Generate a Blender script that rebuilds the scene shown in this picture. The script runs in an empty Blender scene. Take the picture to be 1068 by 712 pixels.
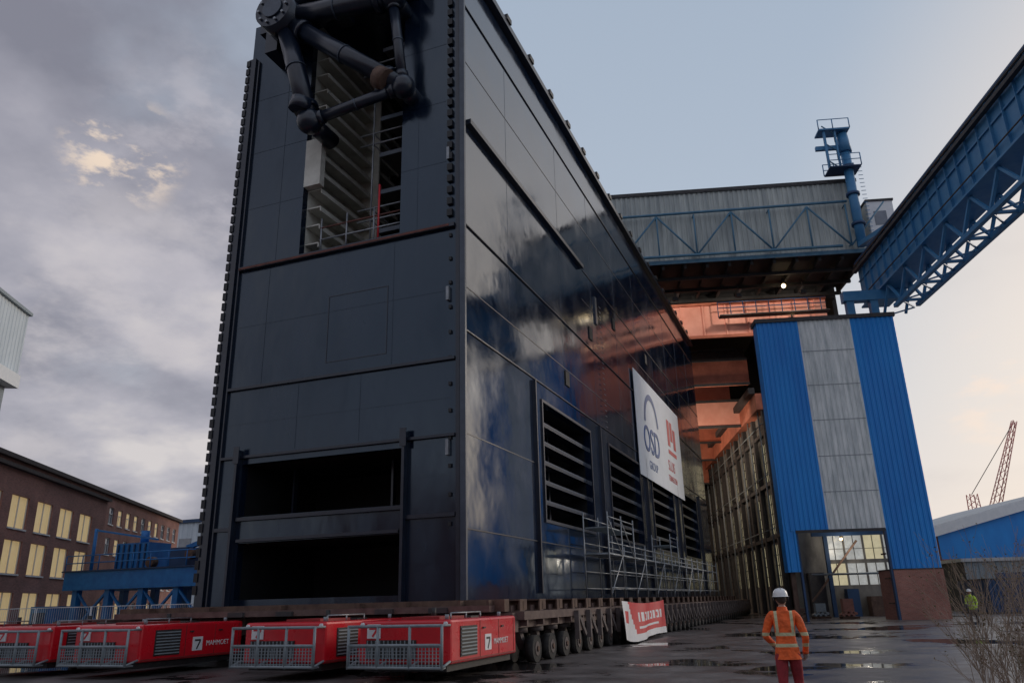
import bpy, bmesh, math, random
from mathutils import Matrix, Vector
random.seed(7)
scene=bpy.context.scene
scene.view_settings.view_transform='Standard'
try: scene.view_settings.look='None'
except: pass
scene.view_settings.exposure=0
I4=Matrix.Identity(4)
HA=math.radians(16.2)
H=Matrix.Rotation(HA,4,'Z')

# ---------------------------------------------------------------- materials
def newmat(name):
    m=bpy.data.materials.new(name); m.use_nodes=True
    nt=m.node_tree; b=nt.nodes['Principled BSDF']
    return m,nt,b
def N(nt,t,**kw):
    n=nt.nodes.new(t)
    for k,v in kw.items(): setattr(n,k,v)
    return n
def pmat(name,c1,c2=None,rough=.5,rough2=None,metal=0,scale=3.0,bump=0,bscale=None,stretch=(1,1,1),coat=0,spec=None,emit=None,es=0,detail=6,ior=None,tint=None):
    m,nt,b=newmat(name)
    if c2 is None: c2=tuple(c*.75 for c in c1)
    tc=N(nt,'ShaderNodeTexCoord'); mp=N(nt,'ShaderNodeMapping'); mp.inputs['Scale'].default_value=stretch
    nt.links.new(tc.outputs['Object'],mp.inputs['Vector'])
    no=N(nt,'ShaderNodeTexNoise'); no.inputs['Scale'].default_value=scale; no.inputs['Detail'].default_value=detail; no.inputs['Roughness'].default_value=.6
    nt.links.new(mp.outputs[0],no.inputs['Vector'])
    rp=N(nt,'ShaderNodeValToRGB'); rp.color_ramp.elements[0].position=.35; rp.color_ramp.elements[1].position=.65
    rp.color_ramp.elements[0].color=(*c1,1); rp.color_ramp.elements[1].color=(*c2,1)
    nt.links.new(no.outputs['Fac'],rp.inputs['Fac']); nt.links.new(rp.outputs['Color'],b.inputs['Base Color'])
    b.inputs['Metallic'].default_value=metal
    if ior: b.inputs['IOR'].default_value=ior
    if tint: b.inputs['Specular Tint'].default_value=(*tint,1)
    if rough2 is None: b.inputs['Roughness'].default_value=rough
    else:
        mr=N(nt,'ShaderNodeMapRange'); mr.inputs['From Min'].default_value=.3; mr.inputs['From Max'].default_value=.7
        mr.inputs['To Min'].default_value=rough; mr.inputs['To Max'].default_value=rough2
        nt.links.new(no.outputs['Fac'],mr.inputs['Value']); nt.links.new(mr.outputs[0],b.inputs['Roughness'])
    if bump:
        n2=N(nt,'ShaderNodeTexNoise'); n2.inputs['Scale'].default_value=bscale or scale*4; n2.inputs['Detail'].default_value=4
        nt.links.new(mp.outputs[0],n2.inputs['Vector'])
        bp=N(nt,'ShaderNodeBump'); bp.inputs['Strength'].default_value=1; bp.inputs['Distance'].default_value=bump
        nt.links.new(n2.outputs['Fac'],bp.inputs['Height']); nt.links.new(bp.outputs[0],b.inputs['Normal'])
    if coat: b.inputs['Coat Weight'].default_value=coat
    if spec is not None: b.inputs['Specular IOR Level'].default_value=spec
    if emit: b.inputs['Emission Color'].default_value=(*emit,1); b.inputs['Emission Strength'].default_value=es
    return m
M={}
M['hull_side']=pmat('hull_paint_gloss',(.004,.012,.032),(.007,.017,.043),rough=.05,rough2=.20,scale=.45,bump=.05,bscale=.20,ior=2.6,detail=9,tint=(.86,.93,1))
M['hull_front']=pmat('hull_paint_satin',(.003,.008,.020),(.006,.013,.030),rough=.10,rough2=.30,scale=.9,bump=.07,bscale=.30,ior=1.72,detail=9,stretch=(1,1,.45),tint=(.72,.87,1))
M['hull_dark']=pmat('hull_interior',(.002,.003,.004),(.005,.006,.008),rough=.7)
M['trim']=pmat('hull_trim',(.005,.010,.022),(.010,.017,.034),rough=.3,scale=4,ior=1.6)
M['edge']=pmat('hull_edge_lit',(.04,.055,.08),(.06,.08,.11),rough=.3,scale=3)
M['fender']=pmat('fender_rubber',(.006,.007,.01),(.014,.015,.018),rough=.5)
M['rust']=pmat('rusted_steel',(.075,.042,.032),(.14,.085,.06),rough=.8,scale=3,bump=.01)
M['rustred']=pmat('red_oxide_edge',(.16,.05,.035),(.08,.03,.025),rough=.7,scale=3)
M['beige']=pmat('primer_beige',(.66,.65,.58),(.50,.49,.43),rough=.6,scale=1.5)
M['red']=pmat('red_machine_paint',(.68,.012,.024),(.56,.010,.02),rough=.22,rough2=.42,scale=2,coat=.5)
M['redgrime']=pmat('red_dirty',(.20,.015,.018),(.30,.02,.02),rough=.6,scale=5)
M['grey']=pmat('galvanised_steel',(.34,.36,.38),(.22,.24,.26),rough=.45,metal=.5,scale=5)
M['greyp']=pmat('grey_paint',(.20,.24,.26),(.27,.31,.33),rough=.5,scale=5)
M['black']=pmat('black_part',(.015,.015,.016),(.03,.03,.03),rough=.6,scale=6)
M['tyre']=pmat('tyre_rubber',(.02,.02,.02),(.04,.037,.034),rough=.85,scale=8,bump=.01)
M['deck']=pmat('trailer_deck_steel',(.085,.05,.045),(.15,.10,.085),rough=.7,scale=2.5,bump=.01)
M['arm']=pmat('axle_arm_dirty',(.15,.125,.12),(.08,.06,.055),rough=.75,scale=3)
M['white']=pmat('white_print',(.80,.80,.80),(.72,.73,.74),rough=.5,scale=2)
M['banner']=pmat('banner_fabric',(.82,.86,.90),(.76,.80,.84),rough=.55,scale=.6,bump=.05,bscale=.7)
M['bluep']=pmat('print_blue',(.02,.10,.32),(.02,.09,.28),rough=.5)
M['redp']=pmat('print_red',(.65,.03,.04),(.55,.03,.04),rough=.5)
M['cladgrey']=pmat('weathered_cladding',(.50,.53,.50),(.29,.32,.32),rough=.7,scale=1.1,stretch=(1.5,1.5,.18),detail=9)
M['cladwhite']=pmat('white_cladding',(.60,.66,.70),(.50,.56,.60),rough=.6,scale=.6,stretch=(1,1,.3))
M['cladblue']=pmat('blue_cladding',(.010,.27,.74),(.008,.21,.64),rough=.45,scale=.5,stretch=(1.5,1.5,.3))
M['translucent']=pmat('translucent_panel',(.82,.84,.82),(.50,.54,.54),rough=.35,scale=1.3,stretch=(2.2,2.2,.35),detail=10)
M['bluesteel']=pmat('blue_steel_paint',(.035,.18,.38),(.07,.23,.42),rough=.5,scale=1.2,detail=9)
M['bluedark']=pmat('blue_steel_dark',(.012,.045,.11),(.02,.06,.15),rough=.55,scale=1.2)
M['bluetruss']=pmat('blue_truss_weathered',(.05,.15,.24),(.09,.20,.29),rough=.6,scale=1.5)
M['bluemach']=pmat('blue_machinery',(.01,.13,.40),(.02,.20,.52),rough=.45,scale=1.5,detail=9)
M['salmon']=pmat('salmon_steel',(.88,.42,.32),(.74,.31,.23),rough=.7,scale=.6,detail=9)
M['orange']=pmat('orange_steel',(.62,.20,.12),(.40,.12,.07),rough=.7,scale=.7,detail=9)
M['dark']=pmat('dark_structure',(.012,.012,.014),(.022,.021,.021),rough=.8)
M['darkbeam']=pmat('dark_beam',(.035,.034,.036),(.06,.055,.055),rough=.7)
M['concrete']=pmat('old_concrete',(.24,.23,.21),(.11,.105,.10),rough=.85,scale=1.2,detail=9,stretch=(1,1,.4))
M['pane']=pmat('grimy_pane',(.62,.58,.44),(.36,.33,.24),rough=.35,scale=1.5,emit=(.9,.8,.5),es=.38)  # emission stands in for daylight coming through the glass
M['paneblue']=pmat('pale_pane',(.55,.60,.62),(.30,.33,.35),rough=.3,scale=2.5,emit=(.85,.85,.8),es=.26)  # emission paints a backlit look into the doorway windows
M['glass']=pmat('window_glass',(.10,.12,.15),(.2,.22,.26),rough=.12,scale=.4,spec=.9)
M['blind']=pmat('window_blind',(.76,.60,.34),(.64,.48,.27),rough=.6,scale=1,emit=(1,.74,.36),es=.26)  # warm emission put into the blinds so the windows look lit
M['frame']=pmat('white_frame',(.70,.70,.70),(.6,.6,.6),rough=.5)
M['roofdark']=pmat('roof_felt',(.07,.055,.052),(.10,.08,.07),rough=.9)
M['roofgrey']=pmat('roof_light',(.5,.51,.52),(.4,.41,.42),rough=.6,scale=.5)
M['skin']=pmat('skin',(.50,.29,.21),(.44,.24,.17),rough=.5,scale=8)
M['hair']=pmat('hair',(.06,.04,.025),(.04,.025,.02),rough=.7,scale=40)
M['boots']=pmat('work_boots',(.03,.025,.02),(.05,.04,.03),rough=.6)
M['trousers']=pmat('red_work_trousers',(.36,.035,.045),(.22,.02,.028),rough=.85,scale=9,bump=.02,bscale=10)
M['trousersdark']=pmat('dark_work_trousers',(.03,.035,.05),(.02,.025,.035),rough=.85,scale=9)
M['helmet']=pmat('helmet_white',(.80,.80,.79),(.72,.72,.71),rough=.3,scale=3)
M['glove']=pmat('work_glove',(.35,.33,.30),(.25,.23,.2),rough=.8,scale=20)
M['twig']=pmat('twig_bark',(.26,.19,.14),(.36,.28,.21),rough=.9,scale=10)
M['leaf']=pmat('dry_leaf',(.18,.13,.06),(.10,.10,.04),rough=.8,scale=10)
M['cranered']=pmat('crane_red',(.50,.08,.06),(.6,.3,.28),rough=.6,scale=.2)
def lampmat(n,c,s):
    m,nt,b=newmat(n); b.inputs['Emission Color'].default_value=(*c,1); b.inputs['Emission Strength'].default_value=s; b.inputs['Base Color'].default_value=(.8,.8,.7,1); return m
M['lamp']=lampmat('lamp_lit',(1,.72,.35),10)
def brickmat(name,c1,c2,mortar,sc=1.0):
    m,nt,b=newmat(name)
    uv=N(nt,'ShaderNodeTexCoord'); br=N(nt,'ShaderNodeTexBrick')
    br.inputs['Scale'].default_value=sc; br.inputs['Brick Width'].default_value=.24; br.inputs['Row Height'].default_value=.075; br.inputs['Mortar Size'].default_value=.008
    br.inputs['Color1'].default_value=(*c1,1); br.inputs['Color2'].default_value=(*c2,1); br.inputs['Mortar'].default_value=(*mortar,1)
    nt.links.new(uv.outputs['UV'],br.inputs['Vector'])
    no=N(nt,'ShaderNodeTexNoise'); no.inputs['Scale'].default_value=.5; no.inputs['Detail'].default_value=8
    nt.links.new(uv.outputs['UV'],no.inputs['Vector'])
    mx=N(nt,'ShaderNodeMix',data_type='RGBA',blend_type='MULTIPLY'); mx.inputs['Factor'].default_value=.8
    rp=N(nt,'ShaderNodeValToRGB'); rp.color_ramp.elements[0].position=.3; rp.color_ramp.elements[0].color=(.6,.6,.6,1); rp.color_ramp.elements[1].position=.7; rp.color_ramp.elements[1].color=(1.1,1.1,1.1,1)
    nt.links.new(no.outputs['Fac'],rp.inputs[0])
    nt.links.new(br.outputs['Color'],mx.inputs['A']); nt.links.new(rp.outputs[0],mx.inputs['B'])
    nt.links.new(mx.outputs['Result'],b.inputs['Base Color']); b.inputs['Roughness'].default_value=.9
    return m
M['brick']=brickmat('brown_brick',(.44,.19,.15),(.31,.14,.11),(.28,.22,.20))
M['brickred']=brickmat('red_brick',(.42,.16,.12),(.32,.12,.09),(.32,.26,.22))
def hivis(name,base):
    m,nt,b=newmat(name)
    tc=N(nt,'ShaderNodeTexCoord'); sp=N(nt,'ShaderNodeSeparateXYZ'); nt.links.new(tc.outputs['Object'],sp.inputs[0])
    def mth(op,a,bv):
        n=N(nt,'ShaderNodeMath',operation=op)
        for i,v in enumerate((a,bv)):
            if hasattr(v,'links'): nt.links.new(v,n.inputs[i])
            else: n.inputs[i].default_value=v
        return n.outputs[0]
    def band(src,c,w):
        d=mth('SUBTRACT',src,c); d=mth('ABSOLUTE',d,0); return mth('LESS_THAN',d,w)
    z=sp.outputs['Z']; ax=mth('ABSOLUTE',sp.outputs['X'],0)
    f=mth('MULTIPLY',band(z,.98,.025),1); f=mth('MAXIMUM',f,mth('MULTIPLY',band(z,1.14,.025),1))
    v=mth('MULTIPLY',band(ax,.115,.022),mth('GREATER_THAN',z,1.14)); f=mth('MAXIMUM',f,v)
    no=N(nt,'ShaderNodeTexNoise'); no.inputs['Scale'].default_value=9; nt.links.new(tc.outputs['Object'],no.inputs[0])
    rp=N(nt,'ShaderNodeValToRGB'); rp.color_ramp.elements[0].position=.35; rp.color_ramp.elements[0].color=(*[c*.72 for c in base],1); rp.color_ramp.elements[1].position=.6; rp.color_ramp.elements[1].color=(*base,1)
    nt.links.new(no.outputs['Fac'],rp.inputs[0])
    mx=N(nt,'ShaderNodeMix',data_type='RGBA'); nt.links.new(f,mx.inputs['Factor']); nt.links.new(rp.outputs[0],mx.inputs['A']); mx.inputs['B'].default_value=(.58,.56,.34,1)
    nt.links.new(mx.outputs['Result'],b.inputs['Base Color']); b.inputs['Roughness'].default_value=.75
    bp=N(nt,'ShaderNodeBump'); bp.inputs['Distance'].default_value=.04; bp.inputs['Strength'].default_value=1
    n2=N(nt,'ShaderNodeTexNoise'); n2.inputs['Scale'].default_value=8; nt.links.new(tc.outputs['Object'],n2.inputs[0])
    nt.links.new(n2.outputs['Fac'],bp.inputs['Height']); nt.links.new(bp.outputs[0],b.inputs['Normal'])
    return m
M['hivis']=hivis('orange_hivis',(.95,.15,.03))
M['hivisy']=hivis('yellow_hivis',(.55,.80,.05))

# ---------------------------------------------------------------- builder
def root(name,loc=(0,0,0)):
    e=bpy.data.objects.new(name,None); e.location=loc; e.empty_display_size=.5
    scene.collection.objects.link(e); return e
def attach(o,par):
    o.parent=par; o.matrix_parent_inverse=Matrix.Translation(par.location).inverted()
class MB:
    def __init__(s,frame=I4): s.bm=bmesh.new(); s.F=frame; s.m=[]
    def mi(s,k):
        if k not in s.m: s.m.append(k)
        return s.m.index(k)
    def face(s,pts,k,smooth=False):
        vs=[s.bm.verts.new(Vector(p)) for p in pts]
        f=s.bm.faces.new(vs); f.material_index=s.mi(k); f.smooth=smooth; return f
    def box(s,x0,x1,y0,y1,z0,z1,k,M_=None):
        c=[Vector((x,y,z)) for z in (z0,z1) for y in (y0,y1) for x in (x0,x1)]
        if M_ is not None: c=[M_@v for v in c]
        v=[s.bm.verts.new(p) for p in c]; mi=s.mi(k)
        for q in ((0,2,3,1),(4,5,7,6),(0,1,5,4),(2,6,7,3),(0,4,6,2),(1,3,7,5)):
            f=s.bm.faces.new([v[i] for i in q]); f.material_index=mi
    def axes(s,p,q):
        p=Vector(p);q=Vector(q);d=(q-p);L=d.length;d.normalize()
        up=Vector((0,0,1)) if abs(d.z)<.99 else Vector((1,0,0))
        a=d.cross(up).normalized(); b=a.cross(d).normalized()
        return p,q,d,a,b,L
    def beam(s,p,q,w,h,k):
        p,q,d,a,b,L=s.axes(p,q)
        Mx=Matrix(((a.x,d.x,b.x,p.x),(a.y,d.y,b.y,p.y),(a.z,d.z,b.z,p.z),(0,0,0,1)))
        s.box(-w/2,w/2,0,L,-h/2,h/2,k,Mx)
    def cyl(s,p,q,r,k,n=10,r2=None,cap=True):
        p,q,d,a,b,L=s.axes(p,q); r2=r if r2 is None else r2; mi=s.mi(k)
        A=[];B=[]
        for i in range(n):
            t=2*math.pi*i/n; o=a*math.cos(t)+b*math.sin(t)
            A.append(s.bm.verts.new(p+o*r)); B.append(s.bm.verts.new(q+o*r2))
        for i in range(n):
            j=(i+1)%n; f=s.bm.faces.new((A[i],A[j],B[j],B[i])); f.material_index=mi; f.smooth=True
        if cap:
            f=s.bm.faces.new(A[::-1]); f.material_index=mi; f=s.bm.faces.new(B); f.material_index=mi
    def sph(s,c,r,k,n=12,sc=(1,1,1)):
        mi=s.mi(k)
        res=bmesh.ops.create_uvsphere(s.bm,u_segments=n,v_segments=max(6,n*2//3),radius=r,matrix=Matrix.Translation(c)@Matrix.Diagonal((*sc,1)))
        fs=set()
        for v in res['verts']:
            for f in v.link_faces: fs.add(f)
        for f in fs: f.material_index=mi; f.smooth=True
        return res['verts']
    def wall(s,axis,c,a0,a1,b0,b1,holes,k,th):
        As=sorted({a0,a1}|{h[0] for h in holes}|{h[1] for h in holes}); Bs=sorted({b0,b1}|{h[2] for h in holes}|{h[3] for h in holes})
        As=[a for a in As if a0<=a<=a1]; Bs=[b for b in Bs if b0<=b<=b1]
        def P(a,b,d): return (a,c+d,b) if axis=='y' else (c+d,a,b)
        def inh(i,j):
            if i<0 or j<0 or i>=len(As)-1 or j>=len(Bs)-1: return False
            a=(As[i]+As[i+1])/2;b=(Bs[j]+Bs[j+1])/2
            return any(h[0]<a<h[1] and h[2]<b<h[3] for h in holes)
        for i in range(len(As)-1):
            for j in range(len(Bs)-1):
                A,A2,B,B2=As[i],As[i+1],Bs[j],Bs[j+1]
                if inh(i,j):
                    if not inh(i-1,j): s.face((P(A,B,0),P(A,B2,0),P(A,B2,th),P(A,B,th)),k)
                    if not inh(i+1,j): s.face((P(A2,B,0),P(A2,B2,0),P(A2,B2,th),P(A2,B,th)),k)
                    if not inh(i,j-1): s.face((P(A,B,0),P(A2,B,0),P(A2,B,th),P(A,B,th)),k)
                    if not inh(i,j+1): s.face((P(A,B2,0),P(A2,B2,0),P(A2,B2,th),P(A,B2,th)),k)
                else:
                    s.face((P(A,B,0),P(A2,B,0),P(A2,B2,0),P(A,B2,0)),k)
                    s.face((P(A,B,th),P(A2,B,th),P(A2,B2,th),P(A,B2,th)),k)
    def clad(s,x0,x1,y,z0,z1,k,pitch=.4,dep=.06,axis='y'):
        n=max(1,int((x1-x0)/pitch)); p=(x1-x0)/n; pr=[]
        for i in range(n):
            a=x0+i*p; pr+= [(a,0),(a+p*.4,0),(a+p*.5,-dep),(a+p*.9,-dep)]
        pr.append((x1,0))
        for (a,d),(b,e) in zip(pr[:-1],pr[1:]):
            if axis=='y': s.face(((a,y+d,z0),(b,y+e,z0),(b,y+e,z1),(a,y+d,z1)),k)
            else: s.face(((y+d,a,z0),(y+e,b,z0),(y+e,b,z1),(y+d,a,z1)),k)
    def obj(s,name,par=None,bevel=0):
        bmesh.ops.transform(s.bm,matrix=s.F,verts=s.bm.verts)
        uvl=s.bm.loops.layers.uv.new('UVMap')
        s.bm.normal_update()
        for f in s.bm.faces:
            n=f.normal
            if abs(n.z)>.8:
                for l in f.loops: l[uvl].uv=(l.vert.co.x,l.vert.co.y)
            else:
                t=Vector((-n.y,n.x,0)); t.normalize()
                for l in f.loops: l[uvl].uv=(l.vert.co.dot(t),l.vert.co.z)
        me=bpy.data.meshes.new(name); s.bm.to_mesh(me); s.bm.free()
        for k in s.m: me.materials.append(M[k])
        o=bpy.data.objects.new(name,me); scene.collection.objects.link(o)
        if par: attach(o,par)
        if bevel:
            md=o.modifiers.new('bev','BEVEL'); md.width=bevel; md.segments=2; md.limit_method='ANGLE'
        return o
def text(name,body,size,mat,mtx,par,ext=.005):
    cu=bpy.data.curves.new(name,'FONT'); cu.body=body; cu.size=size; cu.extrude=ext; cu.materials.append(mat)
    o=bpy.data.objects.new(name,cu); scene.collection.objects.link(o); attach(o,par); o.matrix_basis=mtx; return o
def mX(x,y,z): # reads along +Y, faces +X
    return Matrix(((0,0,1,x),(1,0,0,y),(0,1,0,z),(0,0,0,1)))

# ---------------------------------------------------------------- camera
cam=bpy.data.cameras.new('camera'); co=bpy.data.objects.new('camera',cam); scene.collection.objects.link(co)
cam.sensor_width=36; cam.lens=803/1068*36; cam.clip_end=6000; cam.clip_start=.1
R=Vector((.9279,.3723,-.0236)).normalized(); U=Vector((.1402,-.2894,.947)); U=(U-R*U.dot(R)).normalized(); B=R.cross(U)
co.matrix_world=Matrix(((R.x,U.x,B.x,0),(R.y,U.y,B.y,0),(R.z,U.z,B.z,1.7),(0,0,0,1)))
scene.camera=co

# ---------------------------------------------------------------- sky
w=bpy.data.worlds.new('World'); scene.world=w; w.use_nodes=True; nt=w.node_tree
bg=nt.nodes['Background']; L=nt.links
tc=N(nt,'ShaderNodeTexCoord'); D=tc.outputs['Generated']
sp=N(nt,'ShaderNodeSeparateXYZ'); L.new(D,sp.inputs[0])
def ramp(src,st):
    r=N(nt,'ShaderNodeValToRGB'); e=r.color_ramp.elements
    while len(e)<len(st): e.new(.5)
    for i,(p,c) in enumerate(st): e[i].position=p; e[i].color=(*c,1)
    L.new(src,r.inputs[0]); return r.outputs['Color']
def wm(op,a,b=0.,clamp=False):
    n=N(nt,'ShaderNodeMath',operation=op); n.use_clamp=clamp
    for i,v in enumerate((a,b)):
        if hasattr(v,'links'): L.new(v,n.inputs[i])
        else: n.inputs[i].default_value=v
    return n.outputs[0]
def mix(f,a,b,bt='MIX'):
    n=N(nt,'ShaderNodeMix',data_type='RGBA',blend_type=bt)
    for nm,v in (('Factor',f),('A',a),('B',b)):
        if hasattr(v,'links'): L.new(v,n.inputs[nm])
        else: n.inputs[nm].default_value=v if nm=='Factor' else (*v,1)
    return n.outputs['Result']
def dot(v):
    n=N(nt,'ShaderNodeVectorMath',operation='DOT_PRODUCT'); L.new(D,n.inputs[0]); n.inputs[1].default_value=Vector(v).normalized(); return n.outputs['Value']
def mrange(src,a,b,c=0,d=1,sm=True):
    n=N(nt,'ShaderNodeMapRange'); n.interpolation_type='SMOOTHSTEP' if sm else 'LINEAR'
    for i,v in zip((1,2,3,4),(a,b,c,d)): n.inputs[i].default_value=v
    L.new(src,n.inputs[0]); return n.outputs[0]
sunv=Vector((.62,.75,.12))
base=ramp(sp.outputs['Z'],[(0,(.70,.64,.62)),(.08,(.67,.64,.65)),(.22,(.56,.60,.66)),(.45,(.42,.49,.59)),(1,(.30,.38,.50))])
glow=mrange(dot(sunv),.72,1.0)
base=mix(glow,base,(.90,.78,.68))
back=mrange(dot((-.1,-1,.35)),-.1,.7)
base=mix(back,base,(.54,.66,.86))
zz=wm('ADD',wm('MAXIMUM',sp.outputs['Z'],0.),.28)
vd=N(nt,'ShaderNodeCombineXYZ'); L.new(wm('DIVIDE',sp.outputs['X'],zz),vd.inputs[0]); L.new(wm('DIVIDE',sp.outputs['Y'],zz),vd.inputs[1]); vd.inputs[2].default_value=.3
def noise(scale,det,off=(0,0,0),rg=.55,src=None,st=(1,1,1)):
    mp=N(nt,'ShaderNodeMapping'); mp.inputs['Location'].default_value=off; mp.inputs['Scale'].default_value=st; L.new(src or vd.outputs[0],mp.inputs[0])
    n=N(nt,'ShaderNodeTexNoise'); n.inputs['Scale'].default_value=scale; n.inputs['Detail'].default_value=det; n.inputs['Roughness'].default_value=rg; L.new(mp.outputs[0],n.inputs[0]); return n.outputs['Fac']
left=mrange(sp.outputs['X'],-.30,-.62)
lb_=wm('MAXIMUM',left,wm('MULTIPLY',back,.8))
n1=noise(1.3,7,(2,1,0)); n2=noise(2.6,9,(5,3,1),.5)
mask=mrange(wm('ADD',n1,wm('MULTIPLY',lb_,.28)),.48,.74)
mask=wm('MULTIPLY',mask,wm('ADD',wm('MULTIPLY',lb_,.78),.20))
cc=ramp(n2,[(.34,(.22,.22,.27)),(.47,(.33,.325,.38)),(.57,(.44,.425,.475)),(.68,(.64,.60,.60))])
sky=mix(mask,base,cc)
# sunlit cloud edges: only where the cloud noise itself is dense, fading out softly
def patch(v,c0,c1,off,sc,col,amt,lo,hi,st=(1,1,1)):
    global sky
    bb=mrange(dot(v),c0,c1); p=mrange(noise(sc,6,off,.6,D,st),lo,hi); p=wm('MULTIPLY',p,bb); sky=mix(wm('MULTIPLY',p,amt),sky,col)
patch((-.670,.536,.482),.9972,.9998,(3,1,4),13,(.95,.76,.58),.8,.49,.62,(1,1,2.2))
patch((-.72,.62,.28),.965,.999,(2,5,4),6,(.60,.56,.575),.65,.46,.68,(1,1,2))
patch((-.58,.62,.45),.975,.9995,(7,5,4),7,(.56,.53,.57),.5,.48,.66,(1,1,2))
patch((.20,.955,.20),.9965,.9999,(3,1,4),10,(.92,.74,.62),.6,.44,.62,(1,1,2.5))
ns=N(nt,'ShaderNodeTexSky',sky_type='NISHITA'); ns.sun_disc=False; ns.sun_elevation=math.radians(7); ns.sun_rotation=math.atan2(sunv.x,sunv.y); ns.dust_density=2
nsc=mix(1.0,ns.outputs[0],(.010,.010,.010),'MULTIPLY')
sky=mix(1.0,sky,nsc,'ADD')
L.new(sky,bg.inputs['Color']); bg.inputs['Strength'].default_value=1.0
sl=bpy.data.lights.new('sun','SUN'); sl.energy=.7; sl.angle=math.radians(14); sl.color=(1,.90,.80)
so=bpy.data.objects.new('sun',sl); scene.collection.objects.link(so); so.rotation_euler=Vector((.62,.75,.30)).to_track_quat('Z','Y').to_euler(); so.location=(60,60,60)

# ---------------------------------------------------------------- ground
m,nt2,b=newmat('wet_asphalt')
tcg=N(nt2,'ShaderNodeTexCoord')
def gn(s,d,st=(1,1,1)):
    mp=N(nt2,'ShaderNodeMapping'); mp.inputs['Scale'].default_value=st; nt2.links.new(tcg.outputs['Object'],mp.inputs[0])
    n=N(nt2,'ShaderNodeTexNoise'); n.inputs['Scale'].default_value=s; n.inputs['Detail'].default_value=d; n.inputs['Roughness'].default_value=.6; nt2.links.new(mp.outputs[0],n.inputs[0]); return n.outputs['Fac']
def gr(src,st):
    r=N(nt2,'ShaderNodeValToRGB'); e=r.color_ramp.elements
    while len(e)<len(st): e.new(.5)
    for i,(p,c) in enumerate(st): e[i].position=p; e[i].color=(*c,1)
    nt2.links.new(src,r.inputs[0]); return r.outputs['Color']
big=gn(.17,8); fine=gn(30,4); mid=gn(.9,9)
colr=gr(mid,[(.3,(.085,.074,.073)),(.55,(.15,.133,.128)),(.75,(.23,.20,.19))])
wet=gr(big,[(.535,(0,0,0)),(.56,(1,1,1))]); damp=gr(big,[(.36,(0,0,0)),(.54,(1,1,1))])
mxd=N(nt2,'ShaderNodeMix',data_type='RGBA',blend_type='MULTIPLY'); nt2.links.new(damp,mxd.inputs['Factor']); nt2.links.new(colr,mxd.inputs['A']); mxd.inputs['B'].default_value=(.6,.58,.58,1)
mxg=N(nt2,'ShaderNodeMix',data_type='RGBA'); nt2.links.new(wet,mxg.inputs['Factor']); nt2.links.new(mxd.outputs['Result'],mxg.inputs['A']); mxg.inputs['B'].default_value=(.03,.027,.027,1)
nt2.links.new(mxg.outputs['Result'],b.inputs['Base Color'])
rr=gr(mid,[(.35,(.28,.28,.28)),(.65,(.6,.6,.6))])
mr2=N(nt2,'ShaderNodeMix',data_type='RGBA'); nt2.links.new(wet,mr2.inputs['Factor']); nt2.links.new(rr,mr2.inputs['A']); mr2.inputs['B'].default_value=(.05,.05,.05,1)
nt2.links.new(mr2.outputs['Result'],b.inputs['Roughness'])
bp=N(nt2,'ShaderNodeBump'); bp.inputs['Distance'].default_value=.008
inv=N(nt2,'ShaderNodeMath',operation='SUBTRACT'); inv.inputs[0].default_value=1; nt2.links.new(wet,inv.inputs[1]); nt2.links.new(inv.outputs[0],bp.inputs['Strength'])
nt2.links.new(fine,bp.inputs['Height']); nt2.links.new(bp.outputs[0],b.inputs['Normal'])
M['ground']=m
g=MB(); g.face(((-2500,-2500,0),(2500,-2500,0),(2500,2500,0),(-2500,2500,0)),'ground'); g.obj('ground')

# ---------------------------------------------------------------- lock gate
X0,X1,Y0,Y1,Z0,Z1=-20.5,-10.34,22.,76.,1.8,26.2
gate=root('lock_gate',((X0+X1)/2,(Y0+Y1)/2,Z0))
rec=(-17.3,-12.9,14.5,25.3)
oA=(-19.1,-12.5,4.75,6.6); oB=(-19.0,-12.6,1.8,3.85)
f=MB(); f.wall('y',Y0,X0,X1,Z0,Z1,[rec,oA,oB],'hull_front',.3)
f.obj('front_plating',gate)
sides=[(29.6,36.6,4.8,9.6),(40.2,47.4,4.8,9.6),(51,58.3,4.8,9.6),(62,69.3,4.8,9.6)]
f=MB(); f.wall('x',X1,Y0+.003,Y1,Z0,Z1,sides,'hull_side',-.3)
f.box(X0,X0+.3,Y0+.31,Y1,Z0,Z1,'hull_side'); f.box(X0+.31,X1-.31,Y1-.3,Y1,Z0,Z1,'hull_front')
f.box(X0+.3,X1-.3,Y0+.3,Y1-.31,Z0,Z0+.2,'hull_front')
f.box(X0+.3,X1-.3,Y0+.31,Y1-.31,Z1-.6,Z1-.4,'hull_front')
f.obj('side_plating',gate)
f=MB()
def pocket_y(x0,x1,z0,z1,d,k):
    y=Y0+.29
    f.face(((x0,d,z0),(x1,d,z0),(x1,d,z1),(x0,d,z1)),k)
    f.face(((x0-.01,y,z0),(x0-.01,d,z0),(x0-.01,d,z1),(x0-.01,y,z1)),k); f.face(((x1+.01,y,z0),(x1+.01,d,z0),(x1+.01,d,z1),(x1+.01,y,z1)),k)
    f.face(((x0,y,z0+.01),(x1,y,z0+.01),(x1,d,z0+.01),(x0,d,z0+.01)),k); f.face(((x0,y,z1+.01),(x1,y,z1+.01),(x1,d,z1+.01),(x0,d,z1+.01)),k)
pocket_y(oA[0],oA[1],oA[2],oA[3],26.5,'hull_dark'); pocket_y(oB[0],oB[1],oB[2]+.2,oB[3],26.5,'hull_dark')
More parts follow.
